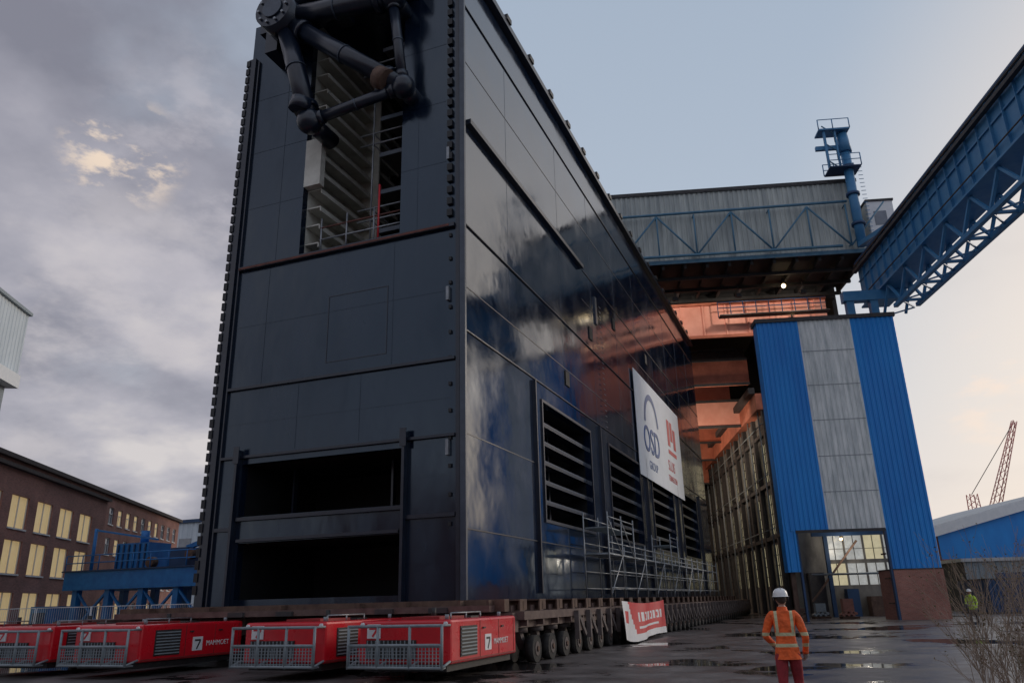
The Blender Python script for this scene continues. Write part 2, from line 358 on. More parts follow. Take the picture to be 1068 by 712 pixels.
for s in sides:
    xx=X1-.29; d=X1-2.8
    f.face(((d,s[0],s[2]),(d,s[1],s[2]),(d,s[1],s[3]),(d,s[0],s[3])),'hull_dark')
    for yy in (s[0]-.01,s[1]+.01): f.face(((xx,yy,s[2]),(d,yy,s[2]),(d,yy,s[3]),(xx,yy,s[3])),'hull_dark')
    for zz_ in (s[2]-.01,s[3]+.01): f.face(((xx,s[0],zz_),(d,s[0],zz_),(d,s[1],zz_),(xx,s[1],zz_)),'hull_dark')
    for i in range(1,6):
        z=s[2]+i*.82
        f.box(X1-.95,X1-.32,s[0],s[1],z-.03,z+.05,'trim'); f.box(X1-.31,X1-.27,s[0]+.01,s[1]-.01,z-.03,z+.06,'edge'); f.box(X1-.31,X1-.28,s[0]+.01,s[1]-.01,z-.12,z-.031,'trim')
        f.box(X1-2.4,X1-1.9,s[0],s[1],z-.3,z-.2,'trim')
    ym=(s[0]+s[1])/2
    f.box(X1-1.3,X1-1.0,ym-.1,ym+.1,s[2],s[3],'trim'); f.box(X1-1.3,X1-1.0,s[0]+1,s[0]+1.2,s[2],s[3],'trim')
    for (a,bb,c,dd) in ((s[0]-.12,s[0],s[2]-.12,s[3]+.12),(s[1],s[1]+.12,s[2]-.12,s[3]+.12),(s[0],s[1],s[3],s[3]+.12),(s[0],s[1],s[2]-.12,s[2])):
        f.box(X1,X1+.06,a,bb,c,dd,'trim')
f.obj('recess_bays',gate)
# upper front recess
f=MB()
rx0,rx1,rz0,rz1=rec; rd=28.5
f.face(((rx0-.01,Y0+.29,rz0),(rx0-.01,rd,rz0),(rx0-.01,rd,rz1+.3),(rx0-.01,Y0+.29,rz1+.3)),'beige')
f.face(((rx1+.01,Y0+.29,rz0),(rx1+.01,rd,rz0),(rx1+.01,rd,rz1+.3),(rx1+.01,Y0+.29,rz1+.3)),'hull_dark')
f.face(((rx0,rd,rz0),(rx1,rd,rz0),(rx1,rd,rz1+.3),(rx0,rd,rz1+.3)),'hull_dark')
f.face(((rx0,Y0+.29,rz0+.01),(rx1,Y0+.29,rz0+.01),(rx1,rd,rz0+.01),(rx0,rd,rz0+.01)),'trim')
z=rz0+.5
while z<rz1-.4:
    f.box(rx0,rx0+.62,Y0+.32,rd-.3,z,z+.05,'beige'); f.box(rx0+.60,rx0+.64,Y0+.32,rd-.3,z-.16,z-.003,'beige'); z+=.78
f.box(rx0,rx0+.9,26,26.08,rz0+.02,rz1,'beige')
f.box(rx0+.003,rx0+.75,Y0-.02,Y0+.28,17.4,19.5,'beige')
for i in range(6):
    zz_=rz0+.9+i*1.7
    f.box(rx1-1.7,rx1,23.2,rd-.1,zz_,zz_+.08,'darkbeam'); f.box(rx1-1.7,rx1,23.15,23.19,zz_-.05,zz_+.13,'edge')
    if i%2==0:
        for k in (0.5,1.0):
            f.cyl((rx0+1.9,23,zz_+k),(rx1-.05,23,zz_+k),.035,'grey',6); f.cyl((rx1-1.9,23,zz_+k),(rx1-1.9,rd,zz_+k),.03,'grey',6)
for x in (rx0+2.5,rx1-.5): f.cyl((x,23,rz0),(x,23,rz1-2),.035,'grey',6)
f.box(rx0+1.5,rx0+1.75,27.6,27.9,rz0,rz1,'beige'); f.box(rx1-1.2,rx1-.9,27,27.3,rz0,rz1,'trim')
for zz_ in (15.1,15.6): f.cyl((rx0+.7,22.3,zz_),(rx1,22.3,zz_),.035,'rustred' if zz_>15.3 else 'grey',6)
for x in (rx0+.75,rx0+1.9,rx0+3.1,rx1-.1): f.cyl((x,22.3,14.5),(x,22.3,16.0),.035,'grey',6)
f.cyl((rx0+3.3,22.3,14.5),(rx0+3.3,22.3,16.9),.04,'redp',6)
f.obj('upper_recess_stiffeners',gate)
# ledges, seams
f=MB()
for z,h,p in ((14.32,.14,.16),(9.43,.10,.12),(6.85,.09,.12)):
    f.box(X0+.48,X1-.3,Y0-p,Y0-.001,z-h/2,z+h/2,'trim')
    if z==14.32: f.box(X0+.5,X1-.5,Y0-p-.02,Y0-p-.001,z-.05,z+.03,'rustred')
f.box(X0+.48,oA[0]-.16,Y0-.1,Y0-.001,4.28,4.40,'trim'); f.box(oA[1]+.12,X1-.3,Y0-.1,Y0-.001,4.28,4.40,'trim'); f.box(oA[0],oA[1]-.01,Y0-.14,Y0-.001,4.60,4.72,'trim'); f.box(oB[0],oB[1],Y0-.14,Y0-.001,3.88,3.98,'trim')
for x in (-19.2,-12.43):
    f.box(x-.05,x+.05,Y0-.25,Y0-.002,1.8,7.1,'trim'); f.box(x-.12,x+.12,Y0-.28,Y0-.255,6.6,7.2,'trim')
for x in (-18.2,-14.0): f.box(x-.04,x+.04,Y0+1.8,Y0+2.0,4.75,6.6,'trim')
def outl(x0,x1,z0,z1,t=.03,k='trim'):
    for a in ((x0,x1,z0,z0+t),(x0,x1,z1-t,z1),(x0,x0+t,z0+t,z1-t),(x1-t,x1,z0+t,z1-t)): f.box(a[0],a[1],Y0-.015,Y0-.001,a[2],a[3],k)
outl(-15.8,-13.3,9.95,12.5)
for (x,za_,zb_) in ((-18.6,9.5,14.2),(-16.9,7,9.3),(-13.1,9.5,14.2),(-12.2,14.4,26),(-18.4,14.4,26),(-14.3,7,9.3)): f.box(x-.012,x+.012,Y0-.010,Y0-.001,za_,zb_,'hull_front')
for z in (11.9,17.0,19.6,22.2,8.1,5.6,2.9):
    for (a,c) in ((X0+.5,rx0 if z>14 else (oA[0]-.2 if z<6.7 else X1-.5)),(rx1 if z>14 else (oA[1]+.1),X1-.7)):
        if z<14 and z>6.7 and a>X0+1: continue
        f.box(a,c,Y0-.010,Y0-.001,z-.012,z+.012,'hull_front')
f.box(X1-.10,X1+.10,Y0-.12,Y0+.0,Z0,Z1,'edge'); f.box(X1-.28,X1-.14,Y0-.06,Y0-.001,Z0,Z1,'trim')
for z in (11.5,6.2,17): f.box(-10.95,-10.85,Y0-.14,Y0-.001,z,z+.5,'grey')
f.obj('front_ledges',gate)
f=MB()
z=2.2
while z<24.2:
    f.box(X0-.17,X0-.001,Y0-.16,Y0+.3,z,z+.30,'fender'); z+=.42
f.box(X0-.08,X0+.28,Y0-.12,Y0-.001,Z0,24.4,'trim'); f.box(X0+.42,X0+.47,Y0-.10,Y0-.002,Z0,24.2,'trim')
z=14.7
while z<25.8:
    f.box(X1-.60,X1-.40,Y0-.12,Y0-.001,z,z+.26,'fender'); z+=.46
z=4
while z<14:
    f.box(X1-.54,X1-.44,Y0-.07,Y0-.001,z,z+.12,'fender'); z+=.9
f.obj('edge_fenders',gate)
# side seams
f=MB()
f.box(X1,X1+.22,22.2,36.6,18.5,18.7,'trim')
for z,p,y0,y1 in ((14.35,.06,22.1,75.9),(23.9,.05,22.1,75.9),(21.3,.012,22.1,75.9),(12.0,.010,22.1,47),(10.4,.05,22.1,75.9),(6.9,.012,22.1,29),(16.8,.010,36.6,75.9),(3.9,.03,22.1,75.9),(18.6,.03,37,75.9)):
    f.box(X1,X1+p,y0,y1,z-.02,z+.02,'trim')
for y in (26.2,32.9,38.4,43.8,49.3,54.6,60.2,65.6,71): 
    f.box(X1,X1+.008,y-.012,y+.012,10.5,23.8,'hull_side')
for y in (28.6,38.4,49.2,60.1,71): f.box(X1,X1+.14,y-.05,y+.05,2,10.3,'trim')
f.box(X1-.02,X1+.3,22.2,76,Z1-.28,Z1+.02,'trim')
y=23
while y<75:
    f.box(X1+.02,X1+.36,y,y+.5,Z1+.021,Z1+.28,'fender'); y+=2.9
for y in (41,57,70): f.box(X1-.6,X1-.2,y,y+.4,Z1+.03,Z1+.9,'grey')
for (y,z) in ((37.6,14.9),(43,17.2),(52,17.5),(33,11.2)):
    f.box(X1,X1+.05,y,y+.6,z,z+.7,'hull_dark')
for (y,z) in ((39,16.2),): f.box(X1,X1+.08,y,y+.35,z,z+1.6,'edge')
for i in range(24): f.cyl((X1+.12,39.6,10.5+i*.3),(X1+.12,39.95,10.5+i*.3),.02,'grey',5)
f.obj('side_seams',gate)
# pivot tube frame
f=MB()
hub=Vector((-17.8,20.6,24.6)); n2_=Vector((-16.3,20.8,19.4)); n3_=Vector((-12.5,21.3,20.2)); n4_=Vector((-12.9,21.0,24.3))
def tube(a,b_,r):
    f.cyl(a,b_,r,'trim',18)
    d=(b_-a).normalized()
    for t in (.12,.88):
        c=a.lerp(b_,t); f.cyl(c-d*.12,c+d*.12,r*1.28,'trim',18)
    f.cyl(a.lerp(b_,.5)-d*.03,a.lerp(b_,.5)+d*.03,r*1.1,'edge',18)
tube(hub,n4_,.42); tube(hub,n2_,.38); tube(hub+Vector((.4,0,-.4)),n3_,.36); tube(n2_,n3_,.22); tube(n4_,n3_,.2); tube(hub+Vector((0,0,.2)),Vector((-15,21,27)),.3)
f.cyl(hub+Vector((0,-.7,0)),hub+Vector((0,.7,0)),.85,'trim',24); f.cyl(hub+Vector((0,-.78,0)),hub+Vector((0,-.71,0)),.45,'edge',20)
for i in range(10):
    a=i*math.pi/5; c=hub+Vector((math.cos(a)*.66,-.72,math.sin(a)*.66)); f.cyl(c,c+Vector((0,-.08,0)),.06,'grey',6)
f.sph(n2_,.5,'trim',14); f.sph(n3_,.46,'trim',14); f.sph(n4_,.55,'trim',14)
for n_ in (n2_,n3_,n4_): f.cyl(n_,n_+Vector((0,1.5,0)),.34,'trim',16)
f.cyl(hub,hub+Vector((0,1.4,0)),.5,'trim',16)
f.cyl(n2_+Vector((-.25,-.35,.35)),n2_+Vector((-.15,-.35,.8)),.42,'trim',14)
f.cyl(n3_+Vector((-.5,-.3,.2)),n3_+Vector((-.9,-.3,.5)),.44,'rust',14)
f.box(-18.9,-18.3,20.9,21.99,23.5,25.2,'trim'); f.box(-18.6,-16.4,20.9,21.95,25.5,26.1,'trim'); f.box(-16.1,-15.5,20.8,22.3,24.9,25.5,'trim')
f.box(-19.6,-17.2,21.3,21.98,25.0,26.6,'trim'); f.box(-14.2,-12.2,20.9,21.98,24.9,26.4,'trim')
f.obj('pivot_tube_frame',gate)

# banner on side
bn=root('banner',(X1+.2,55,12.5))
f=MB(); y0,y1,z0,z1=47.3,63.0,9.05,15.9; f.box(X1+.10,X1+.14,y0,y1,z0,z1,'banner'); f.obj('fabric',bn)
f=MB()
def arc(cy,cz,r0,r1,a0,a1,k,n=28,x=X1+.165):
    for i in range(n):
        t0=a0+(a1-a0)*i/n; t1=a0+(a1-a0)*(i+1)/n
        f.face(((x,cy+r0*math.cos(t0),cz+r0*math.sin(t0)),(x,cy+r1*math.cos(t0),cz+r1*math.sin(t0)),(x,cy+r1*math.cos(t1),cz+r1*math.sin(t1)),(x,cy+r0*math.cos(t1),cz+r0*math.sin(t1))),k)
arc(51.9,12.8,1.9,2.3,.15,math.pi-.05,'bluep')
f.box(X1+.145,X1+.16,57.6,58.5,12.6,14.6,'redp'); f.box(X1+.145,X1+.16,58.8,59.6,13.1,14.6,'redp'); f.box(X1+.145,X1+.16,59.9,60.8,12.6,14.2,'redp')
f.box(X1+.145,X1+.16,57.6,60.8,12.0,12.3,'redp')
f.obj('logo_print',bn)
text('lettering','OSD',2.5,M['bluep'],mX(X1+.15,49.0,10.9),bn,.03); text('lettering_small','GROUP',.8,M['bluep'],mX(X1+.15,50.2,9.8),bn)
text('lettering_red','SLUIS',1.1,M['redp'],mX(X1+.15,57,10.7),bn); text('lettering_red_small','TERNEUZEN',.6,M['redp'],mX(X1+.15,56.8,9.9),bn)

# ---------------------------------------------------------------- heavy transport trailers
units=[(-11.0,-8.45),(-14.45,-11.9),(-20.45,-17.9),(-23.85,-21.3),(-27.2,-24.7)]
def trailer(x0,x1,first=False):
    r=root('self_propelled_trailer',((x0+x1)/2,45,0))
    y0=22.0; y1=86 if first else 82
    f=MB(); f.box(x0+.25,x1-.25,y0-.3,y1,1.0,1.42,'deck'); f.box(x0,x1,y0,y1,1.22,1.45,'deck')
    y=y0+.25
    while y<y1:
        f.box(x0+.02,x1-.02,y,y+.12,1.05,1.21,'deck'); y+=1.4
    f.obj('deck',r)
    f=MB(); w_=MB(); y=y0+.9
    while y<y1:
        for xs in ((x0+.55,x1-.55) if y<34 or first else (x1-.55,)):
            f.cyl((xs,y,1.0),(xs,y,.85),.28,'arm',12); f.beam((xs,y-.1,.9),(xs,y+.3,.42),.22,.2,'arm')
            for o in (-.36,.36):
                w_.cyl((xs+o-.13,y+.25,.39),(xs+o+.13,y+.25,.39),.385,'tyre',18)
                s_=1 if o>0 else -1
                w_.cyl((xs+o+s_*.131,y+.25,.39),(xs+o+s_*.15,y+.25,.39),.2,'arm',12)
                w_.cyl((xs+o+s_*.151,y+.25,.39),(xs+o+s_*.19,y+.25,.39),.08,'rust',8)
        if first and y>26.2:
            f.box(x1+.002,x1+.16,y-.35,y-.22,.48,1.4,'arm'); f.box(x1+.002,x1+.10,y-.2,y+.5,.75,1.15,'deck')
            f.beam((x1+.08,y-.2,1.35),(x1+.14,y+.45,.6),.08,.12,'arm')
        y+=1.4
    f.obj('bogies',r); w_.obj('wheels',r)
    p=MB(); py0,py1=17.2,21.3
    p.box(x0+.08,x1-.0,py0,py1,.38,1.36,'red'); p.obj('power_pack_body',r,bevel=.06)
    p=MB()
    p.box(x0+.2,x1-.15,py0+.1,py1-.1,.22,.379,'black')
    p.box(x0+.3,x1-.2,py1+.001,22,.9,1.2,'deck')
    p.box(x0+.30,x1-.9,py0-.03,py0-.001,.50,.92,'black')
    for i in range(12): 
        xx=x0+.34+i*(x1-x0-1.3)/11; p.box(xx-.012,xx+.012,py0-.05,py0-.031,.51,.91,'greyp')
    fy=py0-.42
    for z in (.34,.82,1.24): p.cyl((x0+.05,fy,z),(x1-.02,fy,z),.035,'greyp',8)
    for xx in (x0+.05,x0+.85,x1-.85,x1-.02):
        p.cyl((xx,fy,.30),(xx,fy,1.27),.035,'greyp',8); p.cyl((xx,fy,1.24),(xx,py0+.0,1.24),.03,'greyp',6); p.cyl((xx,fy,.34),(xx,py0,.45),.03,'greyp',6)
    p.box(x0+.12,x1-.1,fy+.05,py0-.06,.30,.34,'greyp')
    for (a_,b2_) in ((x0+.10,x0+.80),(x0+.90,x1-.90),(x1-.80,x1-.07)):
        n_=9
        for i in range(n_):
            xx=a_+(b2_-a_)*i/(n_-1); p.box(xx-.008,xx+.008,fy-.008,fy+.008,.36,.80,'greyp')
        for i in range(6): zc=.40+i*.075; p.box(a_,b2_,fy+.009,fy+.022,zc-.008,zc+.008,'greyp')
    p.cyl((x0+.6,py0+2.9,1.361),(x0+.6,py0+2.9,1.62),.07,'black',10); p.box(x0+.9,x1-.6,py0+.6,py0+2,1.361,1.42,'redgrime'); p.box(x0+.5,x1-.5,py0+2.2,py0+2.7,1.361,1.40,'black')
    for yy in (py0+.4,py0+3.6): p.cyl((x1-.3,yy,1.361),(x1-.3,yy,1.47),.05,'greyp',8)
    p.cyl((x1-.1,py0+.2,1.5),(x1-.1,py0+1.9,1.5),.02,'grey',6)
    for yy in (.2,1.05,1.9): p.cyl((x1-.1,py0+yy,1.36),(x1-.1,py0+yy,1.5),.02,'grey',6)
    p.box(x1+.001,x1+.02,py0+.5,py0+1.45,.52,1.2,'black')
    for i in range(8): p.box(x1+.021,x1+.04,py0+.53,py0+1.42,.56+i*.08,.59+i*.08,'greyp')
    for yy in (1.65,2.85,3.9): p.box(x1+.001,x1+.008,py0+yy,py0+yy+.025,.42,1.3,'redgrime')
    p.box(x1+.001,x1+.006,py0+.05,py1-.05,.42,.46,'redgrime')
    for yy in (1.8,3.0): p.box(x1+.009,x1+.04,py0+yy,py0+yy+.14,1.1,1.14,'black')
    p.box(x1+.002,x1+.012,py0+1.95,py0+2.35,.58,.96,'white'); p.box(x1+.013,x1+.016,py0+2.03,py0+2.27,.84,.89,'black'); p.beam((x1+.016,py0+2.25,.85),(x1+.016,py0+2.12,.62),.006,.05,'black')
    p.box(x0+.32,x0+.68,py0-.035,py0-.003,.96,1.28,'white'); p.box(x0+.38,x0+.62,py0-.045,py0-.036,1.16,1.21,'redp'); p.beam((x0+.6,py0-.04,1.17),(x0+.47,py0-.04,1.0),.006,.05,'redp')
    for xx in (x0+.18,x1-.12): p.cyl((xx,py0-.05,1.27),(xx,py0+.02,1.27),.05,'white',10)
    for k_ in range(4):
        xa=x0+.6+k_*.4; pts=[(xa,py1-.05,1.1),(xa+.05,py1+.2,1.05),(xa+.02,py1+.5,1.12),(xa,22.0,1.25)]
        for a_,c_ in zip(pts[:-1],pts[1:]): p.cyl(a_,c_,.03,'black',6)
    p.obj('power_pack_fittings',r)
    text('lettering','MAMMOET',.2,M['white'],mX(x1+.012,py0+2.5,.70),r,.003)
for i,(a,b_) in enumerate(units): trailer(a,b_,i==0)

# load beams
lb=root('load_spreader_beams',(-15,50,1.6)); f=MB()
y=22.3
while y<78:
    f.box(-22.6,-8.7,y,y+.12,1.452,1.48,'rust'); f.box(-22.6,-8.7,y+.25,y+.30,1.481,1.75,'rust'); f.box(-22.6,-8.7,y,y+.6,1.751,1.79,'rust')
    f.box(-8.75,-8.70,y+.02,y+.58,1.482,1.749,'rust'); f.box(-8.95,-8.9,y-.2,y+.9,1.453,1.62,'deck')
    y+=1.7
f.box(-23.6,-8.9,21.6,21.95,1.46,1.80,'rust'); f.box(-23.4,-9.2,21.2,21.58,1.46,1.64,'deck')
for x in (-22,-19.4,-16.5,-13.6,-12,-10.2,-9.3): f.box(x-.04,x+.04,21.3,21.599,1.65,1.78,'rust')
for x in (-10.8,-12.6,-16.2,-18.1): f.box(x-.3,x+.3,21.1,21.3,1.46,1.60,'darkbeam')
f.obj('beams',lb)

# banner on trailer
tb=root('sagging_banner',(-8.2,36,1)); f=MB()
nseg=40; nj=16
def TP(a,b_,off=0):
    u=a/nseg; v_=b_/nj; y=31.6+u*8.4; z=1.66-.12*math.sin(math.pi*u)-v_*1.45-.08*math.sin(u*7)*v_; x=-7.98+off+.035*math.sin(u*16+v_*2)+.05*v_+.03*math.sin(u*31+1)*v_
    return (x,y,z)
for i in range(nseg):
    for j in range(nj):
        k='redp'
        if i<4+j*.5 : k='white'
        if 1<=i<=3 and 4<=j<=8: k='redp'
        if 13<=i<=34 and j in (4,5,6,7) and i%3!=2 and not (j in(5,6) and i%6==0): k='white'
        if 13<=i<=30 and j==10: k='white'
        if j>=13 and i>8: k='white'
        f.face((TP(i,j),TP(i+1,j),TP(i+1,j+1),TP(i,j+1)),k,True)
f.obj('fabric',tb)

# ---------------------------------------------------------------- scaffold
sc=root('scaffolding',(-9.5,45,1.8)); f=MB()
ys=[33.6+2.4*i for i in range(15)]
for i,y in enumerate(ys):
    top=5.4 if i in (0,1,2,6,7) else 4.3
    for x in (-10.0,-8.9): f.cyl((x,y,1.8),(x,y,top),.035,'grey',6)
    f.cyl((-10,y,3.6),(-8.9,y,3.6),.03,'grey',6)
    if i<len(ys)-1:
        y2=ys[i+1]
        for x in (-10.0,-8.9):
            for z in (2.2,2.9,3.6,4.1)+((5.2,) if i in (0,1,6) else ()): f.cyl((x,y,z),(x,y2,z),.028,'grey',6)
        if i%2==0: f.cyl((-8.9,y,1.9),(-8.9,y2,3.6),.028,'grey',6)
        if i in (0,1): f.cyl((-8.9,y2,3.6),(-8.9,y,5.2),.028,'grey',6)
        f.box(-9.95,-8.95,y+.05,y2-.05,3.62,3.67,'greyp')
        if i in (0,1,6): f.box(-9.95,-8.95,y+.05,y2-.05,4.72,4.77,'greyp')
f.obj('tubes_and_decks',sc)

# ---------------------------------------------------------------- shipyard hall
hall=root('shipyard_hall',tuple(H@Vector((6,95,0)))); 
f=MB(H)
hx0,hx1=-16,26.3
f.clad(hx0,hx1,66,31,38,'cladgrey',.45,.08)
f.box(hx0,hx1+.02,66.02,66.2,31,38,'cladgrey')
f.box(hx1-.2,hx1,66.21,74.5,31,38,'cladgrey'); f.clad(66.2,74.5,hx1+.1,31,38,'cladgrey',.45,.08,'x')
f.box(hx0,hx1+.15,65.8,66.0-.1,37.9,38.25,'darkbeam'); f.box(hx0,hx1,66.0,120,38.0,38.3,'roofdark')
f.box(hx0,hx1+.1,65.75,65.9,30.7,31.05,'bluetruss')
f.obj('header_cladding',hall)
f=MB(H)
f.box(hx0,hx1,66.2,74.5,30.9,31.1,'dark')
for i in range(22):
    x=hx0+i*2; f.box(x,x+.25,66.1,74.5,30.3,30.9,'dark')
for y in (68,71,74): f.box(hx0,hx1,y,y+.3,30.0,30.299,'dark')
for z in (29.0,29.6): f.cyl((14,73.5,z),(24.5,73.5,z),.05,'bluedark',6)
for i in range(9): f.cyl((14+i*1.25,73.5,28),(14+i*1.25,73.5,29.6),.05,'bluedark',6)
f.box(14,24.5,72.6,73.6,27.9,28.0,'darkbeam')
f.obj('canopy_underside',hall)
f=MB(H)  # truss on header
yt=65.2; zt,zb=35.3,31.2
f.cyl((hx0,yt,zt),(25,yt,zt+.3),.13,'bluetruss',8); f.cyl((hx0,yt,zb),(24,yt,zb),.14,'bluetruss',8)
xs=[hx0+i*3.4 for i in range(13)]
for i,x in enumerate(xs):
    if x>25: break
    f.cyl((x,yt,zb),(x,yt,zt),.08,'bluetruss',6)
    if i%2==0: f.cyl((x,yt,zb),(x+3.4,yt,zt),.09,'bluetruss',6)
    else: f.cyl((x,yt,zt),(x+3.4,yt,zb),.09,'bluetruss',6)
    f.cyl((x,yt,zt),(x,66,zt),.06,'bluetruss',6); f.cyl((x,yt,zb),(x,66,zb+.3),.06,'bluetruss',6)
f.obj('header_truss',hall)
f=MB(H)
f.box(5,24.8,74.6,75.4,26.5,30.0,'salmon'); f.box(5,24.8,74.3,74.6,26.2,26.5,'orange'); f.box(5,24.8,74.3,74.6,29.7,29.95,'orange')
for i in range(9): f.box(6+i*2.2,6.15+i*2.2,74.45,74.6,26.5,29.7,'salmon')
for (y,z0_,z1_,k) in ((79,22.6,25.2,'orange'),(80,25.8,26.6,'darkbeam'),(84,19.2,22.0,'salmon'),(90,21.5,25.5,'salmon'),(97,20,23,'orange'),(104,19,23.5,'orange'),(112,17,24,'orange')):
    f.box(-14,17.4,y,y+.8,z0_,z1_,k); f.box(-14,17.4,y-.2,y-.001,z0_-.15,z0_+.1,'darkbeam'); f.box(-14,17.4,y-.2,y-.001,z1_-.1,z1_+.15,'darkbeam')
f.box(17.0,18.4,75.5,119,19.0,20.6,'orange'); f.box(16.4,17.0,75.5,119,20.6,21.2,'darkbeam')
f.obj('portal_beams',hall)
f=MB(H) # walls
f.box(-16,-15.6,74.5,120,0,38,'dark'); f.box(-16,26,120,120.4,0,38,'dark'); f.box(25.8,26.2,75.5,120,20.7,37.9,'dark'); f.box(18.0,26,75.41,75.6,20.6,26.4,'orange')
f.box(-15.9,26,75.0,75.5,30.02,37.9,'dark')
holes=[]
for i in range(8):
    y=77+i*5.2
    for z in (2.6,7.4,12.4): holes.append((y,y+3.6,z,z+3.8))
f.wall('x',17.9,75.5,120,0,19,holes,'concrete',.4)
random.seed(31)
for h in holes:
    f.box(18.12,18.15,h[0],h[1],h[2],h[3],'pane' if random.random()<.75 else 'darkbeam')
    for k_ in range(1,5): yy=h[0]+k_*.72; f.box(18.0,18.1,yy-.03,yy+.03,h[2],h[3],'darkbeam')
    for k_ in range(1,4): zz_=h[2]+k_*.95; f.box(18.02,18.09,h[0],h[1],zz_-.03,zz_+.03,'darkbeam')
for i in range(9):
    y=75.8+i*5.2; f.box(17.5,17.89,y,y+.6,0,19,'darkbeam'); f.cyl((17.3,y+1,0),(17.3,y+1,19),.08,'greyp',6)
for z in (6.8,11.8,16.7): f.box(17.55,17.88,75.6,119,z,z+.35,'darkbeam'); f.cyl((17.3,75.6,z+.9),(17.3,119,z+.9),.05,'greyp',6)
f.box(18.31,26,75.61,75.9,0,20.5,'concrete')
f.obj('inner_walls',hall)
f=MB(H)  # annex with windows seen through doorway
holes=[(19.4+i*1.55,20.8+i*1.55,z,z+h_) for i in range(4) for z,h_ in ((2.4,1.7),(4.4,2.0))]
f.wall('y',68,17.2,27,0,7,holes,'concrete',.2)
for n_,h in enumerate(holes):
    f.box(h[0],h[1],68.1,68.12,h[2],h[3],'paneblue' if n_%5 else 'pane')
    for k_ in (1,): xx=h[0]+k_*.7; f.box(xx-.02,xx+.02,68.02,68.09,h[2],h[3],'darkbeam')
    for k_ in (1,): zz_=h[2]+k_*.85; f.box(h[0],h[1],68.03,68.08,zz_-.02,zz_+.02,'darkbeam')
f.box(17.2,27,68.2,75,6.8,7,'dark'); f.box(18.9,19.2,66.5,66.8,0,6.8,'bluedark'); f.box(18,26,66.45,66.7,6.2,6.7,'bluedark'); f.beam((17.4,66.6,1.2),(21.5,66.6,5.8),.14,.14,'rust'); f.cyl((17.2,65,3.2),(26,65,3.2),.08,'greyp',8)
f.box(17.5,18.7,67,67.9,0,3.4,'darkbeam'); f.box(22,25.5,66.9,67.9,0,1.5,'rust'); f.box(20.3,21.2,67,67.8,0,2.1,'bluedark')
f.obj('annex_wall',hall)
f=MB(H); lpos=[(19.7,70,29.6),(21.2,74,27.6),(10.5,78,27),(20.5,67.2,6.0)]
for p in lpos:
    f.sph(p,.2 if p[2]>29 else .12,'lamp',10); f.cyl(p,(p[0],p[1],p[2]+.7),.1,'darkbeam',8)
# floodlight fixtures added under the canopy to brighten the portal beam; none seen
added_floods=[(9.5,70.5,29.0),(15.5,70.5,29.0),(21.5,70.5,29.0)]
for p in added_floods:
    f.box(p[0]-.25,p[0]+.25,p[1]-.35,p[1]-.08,p[2]-.2,p[2]+.2,'black'); f.cyl((p[0],p[1]-.2,p[2]+.2),(p[0],p[1]-.2,30.3),.04,'darkbeam',6)
f.obj('lamps',hall)
def lamp(kind,p,e,c,ss,aim=None,ang=150):
    l=bpy.data.lights.new('hall_lamp',kind); l.energy=e; l.color=c; l.shadow_soft_size=ss
    o=bpy.data.objects.new('hall_lamp_light',l); scene.collection.objects.link(o); attach(o,hall); o.location=H@Vector(p)
    if kind=='SPOT':
        l.spot_size=math.radians(ang); l.spot_blend=.5
        o.rotation_euler=((H@Vector(aim))-(H@Vector(p))).to_track_quat('-Z','Y').to_euler()
lamp('POINT',(19.7,70,29.2),30,(1,.80,.55),.2)
for p in added_floods: lamp('SPOT',p,420,(1,.86,.72),.2,(p[0],76,26.8),140)
lamp('POINT',(6,94,17),2400,(1,.8,.62),.5); lamp('SPOT',(12,77.5,15.5),1600,(1,.82,.64),.4,(12,88,21.5),140); lamp('POINT',(20.5,65.5,5.2),110,(1,.88,.72),.3)  # unseen fill lights added to brighten the hall interior and doorway
random.seed(21)
for i,(x,y,k) in enumerate(((15.4,63,'rust'),(17.2,64,'greyp'),(18.8,62.5,'brickred'))):
    pl=root('storage_pallet',tuple(H@Vector((x,y,0)))); f=MB(H)
    for j in range(3): f.box(x-.6,x+.6,y-.5+j*.4,y-.4+j*.4,0,.1,'rust')
    f.box(x-.62,x+.62,y-.55,y+.45,.101,.14,'rust')
    for j in range(6): 
        a=x-.5+j*.18; f.cyl((a,y-.5,.26+.1*(j%2)),(a,y+.4,.26+.1*(j%2)),.1,k,8)
    f.box(x-.4,x+.35,y-.3,y+.3,.48,.48+.3*(i+1),k); f.obj('load',pl)

# ---------------------------------------------------------------- blue door tower
dt=root('hall_door_tower',tuple(H@Vector((18.4,57.8,0)))); T=21.2
f=MB(H); yf=56.3
f.clad(13.4,16.45,yf,5.9,T,'cladblue',.33,.05); f.clad(16.45,20.25,yf,5.9,T,'translucent',.33,.05); f.clad(20.25,23.4,yf,3.2,T,'cladblue',.33,.05)
f.clad(13.4,14.3,yf,3.2,5.9,'cladblue',.33,.05)
f.box(13.42,23.38,yf+.01,yf+.15,5.9,T,'darkbeam'); 
f.box(13.4,13.52,yf+.16,57.4,3.2,T,'cladblue'); f.box(23.28,23.4,yf+.02,57.4,3.2,T,'cladblue'); f.box(13.4,23.4,57.41,57.5,8,T,'darkbeam')
f.box(13.3,23.5,yf-.15,57.6,T,T+.3,'darkbeam')
f.obj('cladding',dt)
f=MB(H)
f.box(20.25,23.45,yf-.06,59.2,0,3.18,'brickred'); f.box(20.2,23.5,yf-.1,59.25,3.181,3.24,'darkbeam')
f.obj('brick_plinth',dt)
f=MB(H)
for x in (14.2,20.1): f.box(x,x+.14,yf-.05,yf+.25,0,5.9,'bluedark')
f.box(14.2,20.2,yf-.08,yf-.055,5.75,5.95,'darkbeam'); f.box(13.6,13.9,yf+.3,yf+.6,0,3.2,'rust'); f.box(13.5,14.2,yf+.1,57.4,0,.35,'rust')
